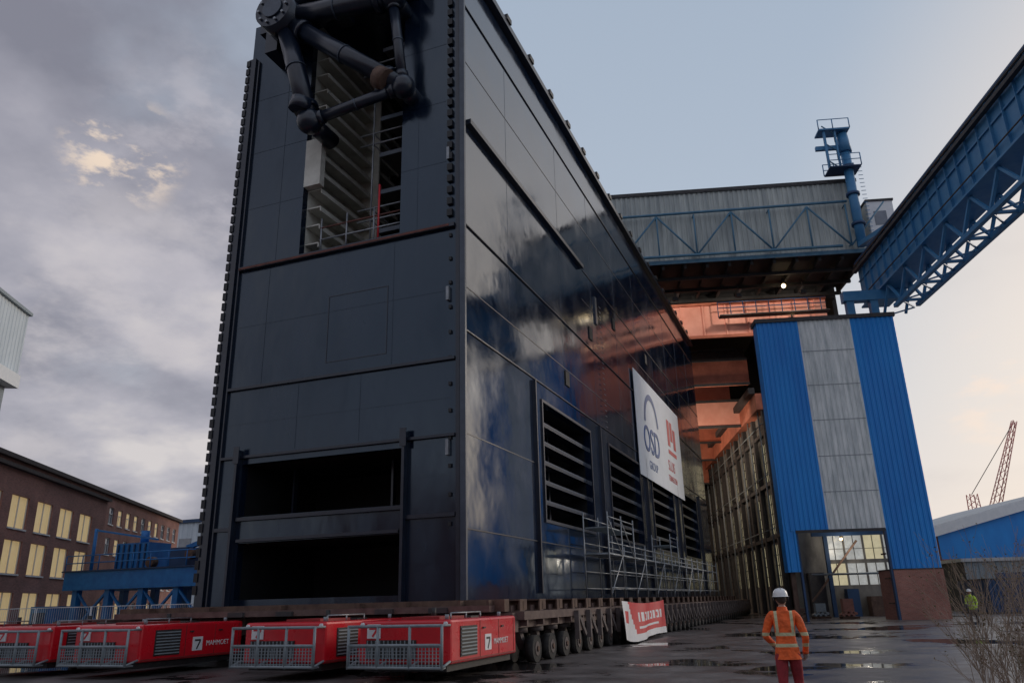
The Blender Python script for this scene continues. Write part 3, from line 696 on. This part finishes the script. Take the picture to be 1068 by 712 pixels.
for z in (8.5,11.0,13.6,16.2,18.8): f.box(16.5,20.2,yf-.062,yf-.052,z-.025,z+.025,'greyp')
for z in (1,2.6,4.2): f.box(20.0,20.1,yf+.3,57.4,z,z+.1,'rust')
f.obj('door_frame',dt)

# ---------------------------------------------------------------- crane girder
cg=root('crane_runway_girder',tuple(H@Vector((25.5,30,24)))); G=25.2
f=MB(H); ya,yb=-6,66
f.box(G,G+.12,ya,yb,25.6,29.6,'bluesteel'); f.box(G+1.7,G+1.82,ya,yb,25.6,29.6,'bluesteel')
f.box(G-.25,G+2.07,ya,yb,29.601,29.75,'bluedark'); f.box(G-.25,G+2.07,ya,yb,25.45,25.599,'bluesteel')
f.box(G+.7,G+.85,ya,yb,29.751,29.95,'rust')
y=ya
while y<yb: 
    f.box(G-.18,G-.001,y,y+.06,25.6,29.6,'bluesteel'); y+=1.5
f.box(G-.12,G-.001,ya,yb,27.9,28.0,'bluesteel'); f.box(G-.5,G-.181,ya,yb,28.75,29.0,'darkbeam'); f.cyl((G-.3,ya,29.4),(G-.3,yb,29.4),.07,'darkbeam',6); f.cyl((G-.25,ya,26.3),(G-.25,yb,26.3),.05,'darkbeam',6)
f.obj('main_girder',cg)
f=MB(H)
zl=23.2; xr=G+1.8
for x in (G+.1,xr): f.box(x-.16,x+.16,ya,yb-6,zl,zl+.3,'bluesteel')
y=ya
while y<yb-7:
    for x in (G+.1,xr):
        f.beam((x,y,zl+.3),(x,y+1.8,25.45),.18,.18,'bluesteel'); f.beam((x,y+1.8,25.45),(x,y+3.6,zl+.3),.18,.18,'bluesteel')
    f.beam((G+.1,y,zl+.15),(xr,y,zl+.15),.16,.2,'bluesteel'); f.beam((G+.1,y,zl+.15),(xr,y+1.8,zl+.15),.1,.1,'bluesteel'); f.beam((xr,y+1.8,zl+.15),(G+.1,y+3.6,zl+.15),.1,.1,'bluesteel')
    y+=3.6
f.obj('lower_lattice',cg)
f=MB(H)
for (x,y,t) in ((G+.3,-4,25.44),(G+1.6,-4,25.44),(24.4,62,25.4),(22.5,62,25.4)):
    f.box(x-.3,x+.3,y-.3,y+.3,0,t,'bluesteel')
f.box(22,G+1.9,61.6,62.4,24.6,25.44,'bluesteel')
f.obj('legs',cg)

# blue mast crane on roof
mc=root('roof_mast_crane',tuple(H@Vector((26,66.5,38)))); f=MB(H)
bx,by=25.6,65.0
f.cyl((bx,by,31),(bx,by,40.5),.42,'bluesteel',12); f.cyl((bx,by,40.5),(bx,by,42.5),.6,'bluesteel',12,r2=.45)
for z in (33,36,38.8): f.cyl((bx,by,z),(bx,by,z+.25),.6,'bluedark',12)
f.box(bx-1.9,bx+.9,by-.9,by+.9,38.6,38.7,'bluedark'); f.box(bx-2.6,bx,by-.15,by+.15,40.9,41.3,'bluesteel')
for x in (bx-1.9,bx-.9,bx+.9):
    for yy in (by-.9,by+.9): f.cyl((x,yy,38.7),(x,yy,39.9),.05,'bluesteel',6)
for z in (39.3,39.9): 
    for yy in (by-.9,by+.9): f.cyl((bx-1.9,yy,z),(bx+.9,yy,z),.04,'bluesteel',6)
for i in range(5): f.cyl((bx-.9,by-.5,38.7+i*.9),(bx-1.9+(i%2)*1.0,by-.5,39.6+i*.9),.06,'bluetruss',6)
f.box(bx-1.9,bx-1.7,by-.6,by-.4,38.7,42.6,'bluesteel'); f.box(bx-.9,bx-.75,by-.6,by-.4,38.7,42.6,'bluesteel'); f.box(bx-2.3,bx+.5,by-.8,by+.6,42.601,42.75,'bluesteel')
for x in (bx-2.3,bx-1,bx+.5): f.cyl((x,by-.8,42.7),(x,by-.8,43.7),.05,'bluesteel',6)
f.cyl((bx-2.3,by-.8,43.7),(bx+.5,by-.8,43.7),.04,'bluesteel',6)
for i in range(20): f.cyl((bx+.6,by-.5,31+i*.4),(bx+1.0,by-.5,31+i*.4),.03,'bluesteel',5)
f.beam((bx-.3,by-.3,31),(G+.5,58,29.8),.4,.4,'bluesteel')
f.obj('mast',mc)
f=MB(H); f.box(27.0,29.3,66.0,69.0,32.5,35.8,'white'); f.box(26.9,29.4,65.9,69.1,35.801,36.0,'darkbeam'); f.box(27.5,28.6,65.97,65.999,33.4,34.8,'glass'); f.box(26.4,27.5,66.4,67,31.6,32.49,'bluedark'); f.obj('control_cabin',mc)

# ---------------------------------------------------------------- brick building (left)
d=Vector((-.5,.866,0)).normalized(); yv=Vector((-.866,-.5,0)).normalized(); O=Vector((-62.3,49.4,0))
BF=Matrix(((d.x,yv.x,0,O.x),(d.y,yv.y,0,O.y),(0,0,1,0),(0,0,0,1)))
bb=root('brick_building',tuple(O)); 
f=MB(BF); holes=[]
for i in range(26):
    x=-31+i*2.65
    for z in (1.0,4.2,7.3,10.3): holes.append((x,x+1.35,z,z+1.65))
holes=[h for h in holes if h[1]<38]
f.wall('y',0,-32,38,0,13,holes,'brick',.3); f.box(-32,38,13.0,14,0,13,'brick'); f.box(37.7,38,.31,12.99,0,13,'brick'); f.box(-32,-31.7,.31,12.99,0,13,'brick')
f.obj('walls',bb)
f=MB(BF); random.seed(3)
for h in holes:
    k='blind' if random.random()<.5 else 'glass'
    f.box(h[0],h[1],.16,.2,h[2],h[3],k)
    for a in (h[0],h[1]-.08): f.box(a,a+.08,.1,.159,h[2],h[3],'frame')
    for zc in (h[2],h[3]-.08,h[2]+1.0): f.box(h[0]+.081,h[1]-.081,.1,.158,zc,zc+.08,'frame')
    f.box(h[0]+.64,h[0]+.70,.11,.157,h[2]+.081,h[2]+.999,'frame')
    f.box(h[0]-.05,h[1]+.05,-.08,-.003,h[2]-.12,h[2]-.02,'frame')
f.obj('windows',bb)
f=MB(BF); f.box(-32.3,38.3,-.35,14.3,13.01,13.35,'roofdark'); 
for x in (-8,6,20,31): f.box(x,x+.9,6,7,13.36,15.1,'brick')
f.obj('roof',bb)
b2=root('brick_annex',tuple(BF@Vector((-15,-2,0)))); f=MB(BF)
holes=[(-30+i*3.9,-27.4+i*3.9,z,z+2.1) for i in range(8) for z in (1.0,4.3,7.2)]; holes=[h for h in holes if h[1]<-1.6]
f.wall('y',-4,-34,-1,0,10.9,holes,'brick',.3); f.box(-1.3,-1,-3.69,-.36,0,10.9,'brick'); f.box(-34.3,-.8,-4.3,-.37,10.91,11.15,'roofdark')
for h in holes:
    f.box(h[0],h[1],-3.82,-3.79,h[2],h[3],'blind')
    for a in (h[0],h[1]-.08,(h[0]+h[1])/2-.04): f.box(a,a+.08,-3.9,-3.83,h[2],h[3],'frame')
    f.box(h[0]-.05,h[1]+.05,-4.08,-4.003,h[2]-.12,h[2]-.02,'frame')
f.obj('walls_and_windows',b2)
wb=root('white_clad_building',tuple(BF@Vector((0,25,0)))); f=MB(BF)
f.clad(-30,23.8,17,29,37,'cladwhite',.8,.06); f.box(-30,23.8,17.02,40,29,37,'cladwhite'); f.box(-30,24.0,16.6,40.2,37.01,37.4,'greyp')
f.box(-30,22.9,16.2,39,27.4,28.99,'white'); f.box(-30,22.4,17.5,38,0,27.39,'greyp')
for i in range(24): f.box(-29.5+i*2.1,-28+i*2.1,17.4,17.49,20.5,26.4,'glass')
f.obj('cladding',wb)
pb=root('distant_building',(-118,125,0)); f=MB()
f.clad(-150,-98,120,0,18,'cladwhite',1.2,.1); f.box(-150,-98,120.02,135,0,18,'cladwhite'); f.box(-151,-97,119.5,136,18.01,18.6,'bluedark')
for i in range(10): f.box(-148+i*5,-145+i*5,119.8,119.89,12,15,'glass')
f.obj('shed',pb)
# unseen building added behind the viewpoint to darken reflections in the glossy plating
ob=root('street_side_building',(-10,-45,0)); f=MB(); holes=[(-58+i*4,-56+i*4,z,z+1.8) for i in range(24) for z in (1.2,4.6,8,11.4)]
f.wall('y',-42,-60,40,0,15,holes,'brick',-.3); f.box(-60,40,-56,-42.31,0,.2,'brick'); f.box(-60.3,40.3,-56,-41.7,15.01,15.4,'roofdark'); f.box(-60,-59.7,-56,-42.31,.21,15,'brick'); f.box(39.7,40,-56,-42.31,.21,15,'brick'); f.box(-59.6,39.6,-56,-55.7,.21,15,'brick')
for h in holes: f.box(h[0],h[1],-42.25,-42.2,h[2],h[3],'glass')
f.box(-38,-14,-54,-44,15.41,21,'cladgrey')
f.obj('walls_and_roof',ob)

# ---------------------------------------------------------------- blue machinery frame (left)
bm_=root('blue_steel_trestle',(-43,43,0)); f=MB()
for x in (-49,-46,-43,-40,-37):
    for y in (41,45): f.box(x-.22,x+.22,y-.22,y+.22,0,4.2,'bluemach')
f.box(-50,-36,40.6,41.4,3.2,4.4,'bluemach'); f.box(-50,-36,44.6,45.4,3.2,4.4,'bluemach'); f.box(-50.2,-35.8,40.5,45.5,4.41,4.5,'bluedark')
for i in range(5): f.beam((-49+i*3,40.9,.3),(-46+i*3,40.9,3.2),.14,.14,'bluemach'); f.beam((-46+i*3,40.92,.3),(-49+i*3,40.92,3.2),.14,.14,'bluemach')
for z in (5.0,5.5): f.cyl((-50,40.6,z),(-36,40.6,z),.04,'bluemach',6)
for i in range(10): f.cyl((-50+i*1.55,40.6,4.5),(-50+i*1.55,40.6,5.5),.04,'bluemach',6)
f.box(-47,-44,42,44,4.51,6.3,'bluemach'); f.box(-42,-40.5,42,44,4.51,5.8,'bluedark'); f.box(-39,-37.5,41.5,43.5,4.51,6.9,'bluemach'); f.cyl((-45.5,43,6.31),(-45.5,43,7.2),.3,'bluemach',10)
f.beam((-41,42.5,5.8),(-36.5,42.5,7.0),.25,.3,'bluemach'); f.box(-52,-50.3,40,44,0,2.2,'bluemach'); f.box(-51.6,-50.5,39.9,39.99,.4,1.8,'bluedark')
f.box(-35.6,-33.5,41,44,0,5.2,'bluemach')
for i in range(6): f.box(-46.8+i*.5,-46.7+i*.5,41.9,41.99,4.6,6.2,'bluedark')
f.cyl((-48.6,41.5,4.5),(-48.6,41.5,7.4),.12,'bluemach',8); f.beam((-48.6,41.5,7.3),(-43,41.8,6.4),.12,.12,'bluemach')
for (x,z) in ((-43.2,4.9),(-39.8,5.3),(-36.8,4.9)): f.cyl((x,41.4,z),(x,41.9,z),.35,'rust',12)
f.obj('steelwork',bm_)

for n,(x0,y0,x1,y1) in enumerate(((-36,28,-29.5,28.6),(-42.5,27.6,-36.05,28),(-29.4,28.6,-24.5,29))):
    fe=root('mesh_fence',((x0+x1)/2,(y0+y1)/2,0)); f=MB(); 
    for pn in range(2):
        a=Vector((x0,y0,0)).lerp(Vector((x1,y1,0)),pn/2+.005); b_=Vector((x0,y0,0)).lerp(Vector((x1,y1,0)),pn/2+.495)
        for p in (a,b_): f.cyl(p,p+Vector((0,0,2.0)),.022,'frame',6)
        for z in (.15,1.0,1.98): f.cyl(a+Vector((0,0,z)),b_+Vector((0,0,z)),.02,'frame',6)
        for i in range(1,24): 
            p=a.lerp(b_,i/24); f.cyl(p+Vector((0,0,.15)),p+Vector((0,0,1.98)),.008,'frame',4)
        f.box(a.x-.1,a.x+.1,a.y-.35,a.y+.35,0,.14,'concrete')
    f.obj('panels',fe)

# ---------------------------------------------------------------- right background
rb=root('gabled_warehouse',tuple(H@Vector((52,95,0)))); f=MB(H)
x0,x1,y0,y1=37.6,67,90,120; ze,za=8.4,12.2; xm=(x0+x1)/2
f.box(x0,x1,y0,y0+.3,0,5,'brickred'); f.face(((x0,y0,5),(x1,y0,5),(x1,y0,ze),(xm,y0,za),(x0,y0,ze)),'cladblue')
f.box(x0,x0+.3,y0+.31,y1,0,ze,'brickred'); f.box(x1-.3,x1,y0+.31,y1,0,ze,'brickred')
for a,b_ in (((x0-.4,ze-.05),(xm,za)),((xm,za),(x1+.4,ze-.05))):
    f.face(((a[0],y0-.5,a[1]+.1),(b_[0],y0-.5,b_[1]+.1),(b_[0],y1,b_[1]+.1),(a[0],y1,a[1]+.1)),'roofgrey')
    f.face(((a[0],y0-.5,a[1]+.1),(b_[0],y0-.5,b_[1]+.1),(b_[0],y0-.5,b_[1]-1.0),(a[0],y0-.5,a[1]-1.0)),'white')
for i in range(6): f.box(x0+2+i*4,x0+4.4+i*4,y0-.05,y0-.002,1.2,3.8,'glass')
f.obj('walls_and_roof',rb)
lb2=root('low_shed',tuple(H@Vector((38,78,0)))); f=MB(H)
f.box(33.5,50,76,84,0,4.2,'darkbeam'); f.clad(33.5,50,75.9,.6,4.2,'greyp',.5,.05); f.box(33.2,50.3,75.6,84.2,4.21,4.5,'roofgrey'); f.box(36,39,75.78,75.83,0,3.2,'bluedark'); f.box(43,47,75.78,75.83,1.3,3,'glass')
f.obj('walls_and_roof',lb2)
for (x,y,k) in ((30.5,66,'bluedark'),(33.8,67,'rust')):
    ct=root('shipping_container',tuple(H@Vector((x+1.2,y,0)))); f=MB(H); f.clad(x,x+3,y,.12,2.5,k,.28,.05); f.box(x,x+3,y+.01,y+5,.12,2.5,k)
    for xx in (x-.06,x+2.94): f.box(xx,xx+.12,y-.08,y-.055,0,2.6,'darkbeam')
    f.box(x-.05,x+3.05,y-.05,y+5,2.501,2.6,'darkbeam'); f.box(x-.05,x+3.05,y-.03,y+5,0.0,.119,'darkbeam'); f.obj('body',ct)
hc=root('harbour_crane',tuple(H@Vector((92,182,0)))); f=MB(H)
def lattice(p,q,w0,w1,k,n=10):
    p=Vector(p);q=Vector(q);dd=(q-p).normalized(); a=dd.cross(Vector((0,1,0))).normalized(); b_=Vector((0,1,0))
    def c(t,i):
        ww=w0+(w1-w0)*t; s=((-1,-1),(1,-1),(1,1),(-1,1))[i]; return p.lerp(q,t)+a*s[0]*ww/2+b_*s[1]*ww/2
    for i in range(4):
        f.cyl(c(0,i),c(1,i),.11,k,5)
        for j in range(n): f.cyl(c(j/n,i),c((j+1)/n,(i+1)%4),.06,k,4)
lattice((88.5,182,17),(97.5,182,38),1.8,.8,'cranered',12); lattice((85,182,14),(85,182,22),2.2,1.6,'cranered',6); lattice((88,182,0),(88,182,17),3,3,'cranered',7)
f.cyl((85,182,22),(97.5,182,38),.08,'darkbeam',4); f.box(84,91,180,184,15,18,'cranered'); f.box(90.5,92.3,180,181.8,14,16.5,'glass')
f.obj('lattice',hc)
sk=root('distant_skyline',(150,300,0)); f=MB(); random.seed(11)
for i in range(40):
    x=-260+i*22; h=random.uniform(5,12); y=random.uniform(300,380); f.box(x,x+random.uniform(12,26),y,y+12,0,h,random.choice(['darkbeam','greyp','brick','concrete']))
f.obj('buildings',sk)

# ---------------------------------------------------------------- bush
bu=root('bare_shrub',(2.3,12,0)); f=MB(); random.seed(5)
def branch(p,dv,L_,r,dep):
    q=p+dv*L_; f.cyl(p,q,r,'twig',4,r2=r*.65,cap=False)
    if dep==0:
        if random.random()<.5:
            for _ in range(2):
                c=p.lerp(q,random.random()); a=Vector((random.uniform(-1,1),random.uniform(-1,1),random.uniform(-.6,.8))).normalized()*.03; b_=Vector((random.uniform(-1,1),random.uniform(-1,1),random.uniform(-1,1))).normalized()*.012
                f.face((c,c+a*.5+b_,c+a,c+a*.5-b_),'leaf')
        return
    for _ in range(random.choice((2,3))):
        nd=(dv+Vector((random.uniform(-.5,.5),random.uniform(-.5,.5),random.uniform(-.15,.4)))).normalized(); branch(p.lerp(q,random.uniform(.5,1)),nd,L_*random.uniform(.65,.9),r*.66,dep-1)
for i in range(40):
    p=Vector((1.95+random.uniform(-.35,1.0),11.5+random.uniform(-.7,.6),0)); branch(p,Vector((random.uniform(-.35,.3),random.uniform(-.4,.4),1)).normalized(),random.uniform(.45,.95),.009,4)
f.obj('twigs',bu)
wd=root('weeds',(4,18,0)); f=MB()
for i in range(900):
    x=random.gauss(4.4,1.0); y=random.uniform(13,26); h=random.uniform(.1,.5)
    if x<y*.165: continue
    a=Vector((x,y,0)); t=a+Vector((random.uniform(-.15,.15),random.uniform(-.15,.15),h)); f.face((a,a+Vector((.012,0,0)),t),'leaf')
f.obj('stems',wd)

# ---------------------------------------------------------------- workers
def worker(name,loc,rz,jm,tm,arms,stride=.08,look=0):
    W=Matrix.Translation(loc)@Matrix.Rotation(rz,4,'Z'); r=root(name,loc)
    V=[];E=[];Rr=[]
    def v(p,a,b_=None): V.append(p); Rr.append((a,b_ or a)); return len(V)-1
    pel=v((0,0,.93),.155,.125); sp1=v((0,-.005,1.06),.15,.12); sp2=v((0,-.01,1.2),.165,.13); ch=v((0,-.01,1.34),.175,.135); nb=v((0,0,1.46),.10); nk=v((0,.01,1.53),.06); hd=v((0,.02,1.58),.055)
    E+= [(pel,sp1),(sp1,sp2),(sp2,ch),(ch,nb),(nb,nk),(nk,hd)]
    hands=[]
    for s in (-1,1):
        el,wr=arms[s]
        sh=v((s*.165,-.005,1.41),.085); sh2=v((s*.205,-.005,1.37),.08); e0=Vector((s*.205,-.005,1.37)); em=e0.lerp(Vector(el),.5)
        um=v(tuple(em),.068); e=v(el,.057); wm_=v(tuple(Vector(el).lerp(Vector(wr),.5)),.052); w_=v(wr,.042)
        E+= [(ch,sh),(sh,sh2),(sh2,um),(um,e),(e,wm_),(wm_,w_)]
        hands.append((s,Vector(el),Vector(wr)))
        f1=s*stride
        hp=v((s*.095,0,.84),.115); th=v((s*.105,.5*f1+.01,.66),.10); kn=v((s*.115,f1+.02,.48),.078); cf=v((s*.12,f1*.9-.005,.30),.072); an=v((s*.125,f1*1.0-.02,.10),.058); bl=v((s*.13,f1+.06,.055),.05); to=v((s*.14,f1+.16,.045),.042)
        E+= [(pel,hp),(hp,th),(th,kn),(kn,cf),(cf,an),(an,bl),(bl,to)]
    me=bpy.data.meshes.new('body_cage'); me.from_pydata(V,E,[]); o=bpy.data.objects.new('body_cage',me); scene.collection.objects.link(o)
    sk_=o.modifiers.new('skin','SKIN'); sk_.use_smooth_shade=True
    for i,rr_ in enumerate(Rr): me.skin_vertices[0].data[i].radius=rr_
    me.skin_vertices[0].data[pel].use_root=True
    sb=o.modifiers.new('sub','SUBSURF'); sb.levels=3; sb.render_levels=3
    dg=bpy.context.evaluated_depsgraph_get(); dg.update(); nm=bpy.data.meshes.new_from_object(o.evaluated_get(dg)); bpy.data.objects.remove(o)
    nm.materials.clear()
    for k in (jm,tm,'boots','skin'): nm.materials.append(M[k])
    for p in nm.polygons:
        c=p.center; p.use_smooth=True
        if c.z<.17: p.material_index=2
        elif c.z<.86 and abs(c.x)<.23 and not (abs(c.x)>.2 and c.z>.75): p.material_index=1
        elif c.z>1.50: p.material_index=3
        else: p.material_index=0
    bo=bpy.data.objects.new('body',nm); scene.collection.objects.link(bo); bo.parent=r; bo.matrix_parent_inverse=I4; bo.rotation_euler=(0,0,rz)
    f=MB(W)
    Lk=Matrix.Translation((0,.02,1.66))@Matrix.Rotation(look,4,'Z')
    hv=f.sph((0,0,0),.1,'skin',20,(.78,.98,1.18))
    for q in hv:
        p=q.co
        if p.y>0 and p.z<0: p.x*=1+.9*p.z; 
        if p.z<-.06: p.y*=.9
    f.sph((0,.103,-.012),.016,'skin',8,(.8,1.1,1.5))
    for s in (-1,1):
        f.sph((s*.031,.084,.012),.012,'white',8); f.sph((s*.031,.0945,.012),.005,'black',6)
        f.sph((s*.079,-.005,-.005),.026,'skin',8,(.35,.7,1.2)); f.box(s*.031-.017,s*.031+.017,.088,.096,.03,.035,'hair')
    f.sph((0,.088,-.052),.018,'redp',8,(1.2,.35,.3))
    f.sph((0,-.018,.005),.1,'hair',16,(.80,.90,.98))
    ring=24
    prof=[(.128,.035),(.124,.075),(.108,.115),(.078,.142),(.035,.156)]
    last=None; mi=f.mi('helmet')
    for (rr_,z) in prof:
        cur=[f.bm.verts.new((rr_*.88*math.cos(2*math.pi*i/ring),rr_*1.08*math.sin(2*math.pi*i/ring),z)) for i in range(ring)]
        if last:
            for i in range(ring):
                fc=f.bm.faces.new((last[i],last[(i+1)%ring],cur[(i+1)%ring],cur[i])); fc.material_index=mi; fc.smooth=True
        last=cur
    fc=f.bm.faces.new(last); fc.material_index=mi
    A=[f.bm.verts.new((.113*math.cos(2*math.pi*i/ring),.138*math.sin(2*math.pi*i/ring),.037)) for i in range(ring)]
    Bq=[f.bm.verts.new((.128*math.cos(2*math.pi*i/ring),(.152+.04*max(0,math.sin(2*math.pi*i/ring)))*math.sin(2*math.pi*i/ring),.028)) for i in range(ring)]
    for i in range(ring):
        fc=f.bm.faces.new((A[i],A[(i+1)%ring],Bq[(i+1)%ring],Bq[i])); fc.material_index=mi
    f.box(-.01,.01,-.10,.10,.150,.160,'helmet')
    for s in (-1,1): f.cyl((s*.09,0,0),(s*.115,0,0),.032,'black',12)
    bmesh.ops.transform(f.bm,matrix=Lk,verts=f.bm.verts)
    f.obj('head_and_helmet',r)
    f=MB(W)
    f.cyl((0,0,1.47),(0,.006,1.535),.082,jm,16,r2=.072,cap=False)
    for (z0_,z1_,ra,rb_) in ((.78,.92,.185,.175),):
        n_=24; a=[];b_=[]
        for i in range(n_):
            t=2*math.pi*i/n_; wv=1+.03*math.sin(5*t)
            a.append(f.bm.verts.new((ra*1.08*wv*math.cos(t),ra*.83*wv*math.sin(t),z0_))); b_.append(f.bm.verts.new((rb_*.98*math.cos(t),rb_*.76*math.sin(t),z1_)))
        for i in range(n_):
            fc=f.bm.faces.new((a[i],a[(i+1)%n_],b_[(i+1)%n_],b_[i])); fc.material_index=f.mi(jm); fc.smooth=True
    for s,el,wr in hands:
        dv=(wr-el).normalized(); side=Vector((0,1,0)) if abs(dv.y)<.7 else Vector((-s,0,0)); side=(side-dv*side.dot(dv)).normalized(); nn=dv.cross(side)
        f.cyl(wr-dv*.03,wr+dv*.015,.047,jm,14)
        f.beam(wr+dv*.0,wr+dv*.095,.035,.085,'glove'); f.sph(wr+dv*.05,.045,'glove',10)
        curl=nn*(1 if nn.x*s<0 else -1)
        for i,(o_,Lf) in enumerate(((.032,.07),(.011,.08),(-.011,.075),(-.032,.058))):
            p=wr+dv*.09+side*o_; q=p+(dv*.9+curl*.35).normalized()*Lf*.5; q2=q+(dv*.6+curl*.8).normalized()*Lf*.3; q3=q2+(dv*.2+curl).normalized()*Lf*.25
            f.cyl(p,q,.0095,'glove',7); f.cyl(q,q2,.009,'glove',7); f.cyl(q2,q3,.0085,'glove',7,r2=.006); f.sph(q,.0095,'glove',6); f.sph(q2,.009,'glove',6)
        p=wr+dv*.03+side*.038; q=p+(dv*.6+side*.8).normalized()*.035; q2=q+(dv*.9+side*.2+curl*.4).normalized()*.03
        f.cyl(p,q,.012,'glove',7); f.cyl(q,q2,.0105,'glove',7,r2=.008); f.sph(q,.0115,'glove',6)
    f.obj('hands_and_hem',r)
    return r
worker('construction_worker',(-.83,13.4,0),math.radians(6),'hivis','trousers',{-1:((-.30,.02,1.12),(-.20,.20,1.00)),1:((.29,-.03,1.10),(.27,.10,.88))},stride=.07,look=math.radians(10))
worker('construction_worker',(6.6,49.5,0),math.radians(150),'hivisy','trousersdark',{-1:((-.28,.0,1.1),(-.26,.12,.86)),1:((.28,.02,1.1),(.12,.26,1.05))},stride=.10)
